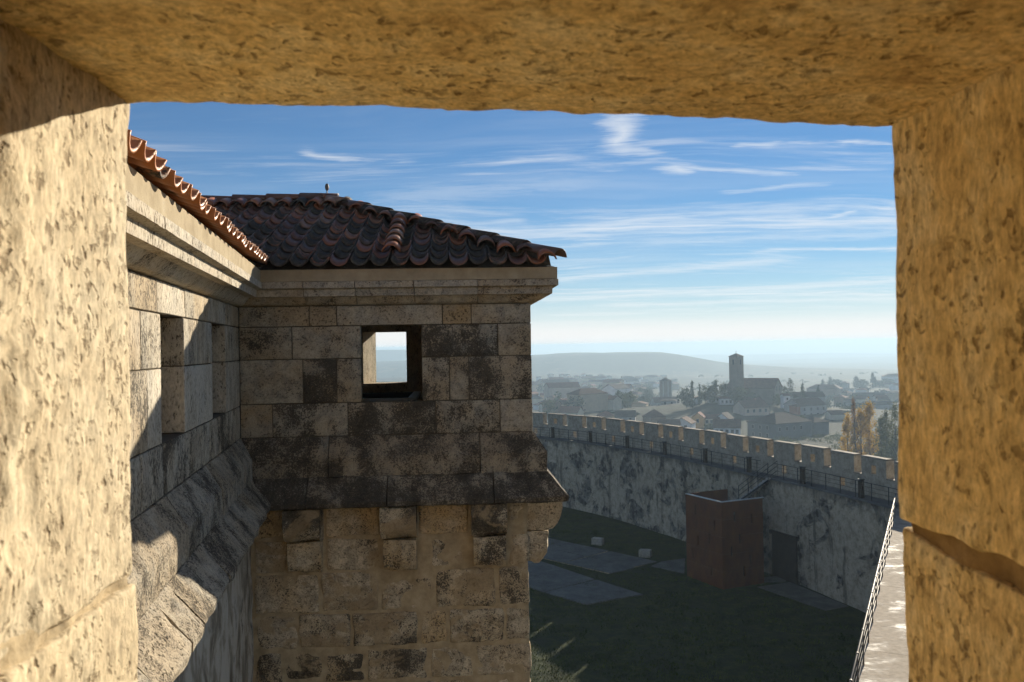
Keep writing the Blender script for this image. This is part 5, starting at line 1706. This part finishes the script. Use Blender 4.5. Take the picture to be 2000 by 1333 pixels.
tree('pine_tree', 'rounded hazy pine at the window edge', 396, 905, -27.0, 17, 'round', 'dark', 1200, .8, 38, RG, lift=.1)
tree('leafy_tree', 'bare brownish tree by the end of the dark hall', 248, 620, -24.6, 8, 'round', 'green', 800, .5, 39, RG, lift=.15)
# scattered town and hillside trees that can be picked out
for k_, (X, Y, tp, wd_, lf, lb) in enumerate([
        (76, 470, -20.0, 8, 'dark', 'dark tree between tan gable and dark hipped roof'), (52, 440, -19.0, 9, 'dark', 'dark leafy tree right of the clay-coloured house'),
        (46, 470, -20.5, 8, 'green', 'leafy tree behind the clay-coloured house'), (60, 425, -19.0, 7, 'dark', 'dark round tree behind the plain brown house'),
        (93, 405, -18.8, 7, 'green', 'leafy tree behind the white gabled house'), (128, 380, -18.5, 6, 'green', 'low tree behind the big dark house'),
        (158, 440, -19.5, 6, 'green', 'round tree beside the lane on the right'), (168, 430, -20.5, 7, 'dark', 'dark round tree on the right hillside'),
        (185, 470, -21.5, 8, 'green', 'bushy tree below the lone cypress'), (205, 560, -24.5, 9, 'dark', 'dark bushy tree left of the grey shed'),
        (83, 360, -19.3, 5, 'green', 'small tree between orange and white houses')]):
    tree('leafy_tree', lb, X, Y, tp, wd_, 'round', lf, 900, .42, 60 + k_, 'garden trees in the town', lift=.08)

trd = random.Random(404)
nt = 0
while nt < 46:
    Y = trd.uniform(440, 1000)
    X = trd.uniform(.03, .165) * Y
    if any(math.hypot(X - a, Y - b) < 8 for a, b in taken):
        continue
    g = terrain(X, Y)
    hh = trd.uniform(5, 10)
    wt_ = trd.uniform(6, 11)
    lf_ = trd.choice(['dark', 'green'])
    ps_ = 'close to the turret' if X / Y < .07 else 'midway to the octagonal tower' if X / Y < .125 else 'near the octagonal tower'
    lb_ = '%s hazy %s garden tree in the %s rooftops %s' % ('broad' if wt_ > 8.5 else 'slim', 'dark' if lf_ == 'dark' else 'olive', 'nearer' if Y < 620 else 'middle' if Y < 800 else 'farthest', ps_)
    tree('leafy_tree', lb_, X, Y, g + hh, wt_, 'round', lf_, 420, .6, 500 + nt, 'hazy garden trees among distant rooftops', lift=.08)
    nt += 1

# scrub and rough growth on the slope below the wall: nobody could count it
rr = random.Random(77)
V, F = [], []
for k in range(520):
    Y = rr.uniform(205, 345)
    X = rr.uniform(.22, .46) * Y
    if math.hypot(X - 106, Y - 342) < 17 or math.hypot(X - 82, Y - 331) < 9:
        continue
    n_ = mnoise.noise(Vector((X / 14, Y / 14, 5)))
    if n_ < -.12:
        continue
    rad = rr.uniform(.8, 2.4) * (1 + n_)
    hh = rad * rr.uniform(.6, 1.2)
    g = terrain(X, Y)
    for q in range(46):
        a_ = rr.uniform(0, 6.28)
        u = math.sqrt(rr.random())
        p = Vector((X + rad * u * math.cos(a_), Y + rad * u * math.sin(a_), g + hh * math.sqrt(max(0, 1 - u * u)) * rr.uniform(.5, 1.05)))
        a = Vector((rr.gauss(0, 1), rr.gauss(0, 1), rr.gauss(0, 1))).normalized() * rr.uniform(.12, .26)
        b = a.orthogonal() * .7
        b_ = len(V)
        V += [p + a, p + b, p - a, p - b]
        F.append((b_, b_ + 1, b_ + 2, b_ + 3))
sc = mesh_obj('scrub', V, F, LEAF['scrub'], None, kind='stuff')
tag(sc, 'rough pale green scrub covering the slope beyond the curtain wall', 'scrub')
# far woods and hedges reading as one dark mass
V, F = [], []
for k in range(700):
    Y = 480 + 2600 * rr.random() ** 1.6
    X = rr.uniform(-.2, .47) * Y
    if Y > 1650 or mnoise.noise(Vector((X / 160, Y / 160, 15))) < .05 or math.hypot(X - 118, Y - 455) < 60:
        continue
    rad = rr.uniform(2, 4.5)
    g = terrain(X, Y)
    for q in range(16):
        a_ = rr.uniform(0, 6.28)
        u = math.sqrt(rr.random())
        p = Vector((X + rad * u * math.cos(a_), Y + rad * u * math.sin(a_), g + rad * math.sqrt(max(0, 1 - u * u)) * rr.uniform(.4, 1.1)))
        a = Vector((rr.gauss(0, 1), rr.gauss(0, 1), rr.gauss(0, 1))).normalized() * rad * .28
        b = a.orthogonal() * .8
        b_ = len(V)
        V += [p + a, p + b, p - a, p - b]
        F.append((b_, b_ + 1, b_ + 2, b_ + 3))
fw = mesh_obj('far_woods', V, F, LEAF['dark'], None, kind='stuff')
tag(fw, 'dark hazy patches of woodland scattered over the far plain', 'woodland')

# ------------------------------------------------------------------ haze over the whole country
HAZE_D = 0.00041
m = bpy.data.materials.new('haze')
m.use_nodes = True
t = NT(m.node_tree)
t.n.clear()
out = t.new('ShaderNodeOutputMaterial')
pv = t.new('ShaderNodeVolumePrincipled')
pv.inputs['Color'].default_value = (.50, .67, .83, 1)
pv.inputs['Density'].default_value = HAZE_D
pv.inputs['Anisotropy'].default_value = 0.25
t.l.new(pv.outputs[0], out.inputs['Volume'])
hz = MB().box((-9500, -9500, -170), (9500, 9900, 20.5)).build('haze', m, None, kind='stuff')
tag(hz, 'thin bluish morning haze lying over the town and plain', 'haze')
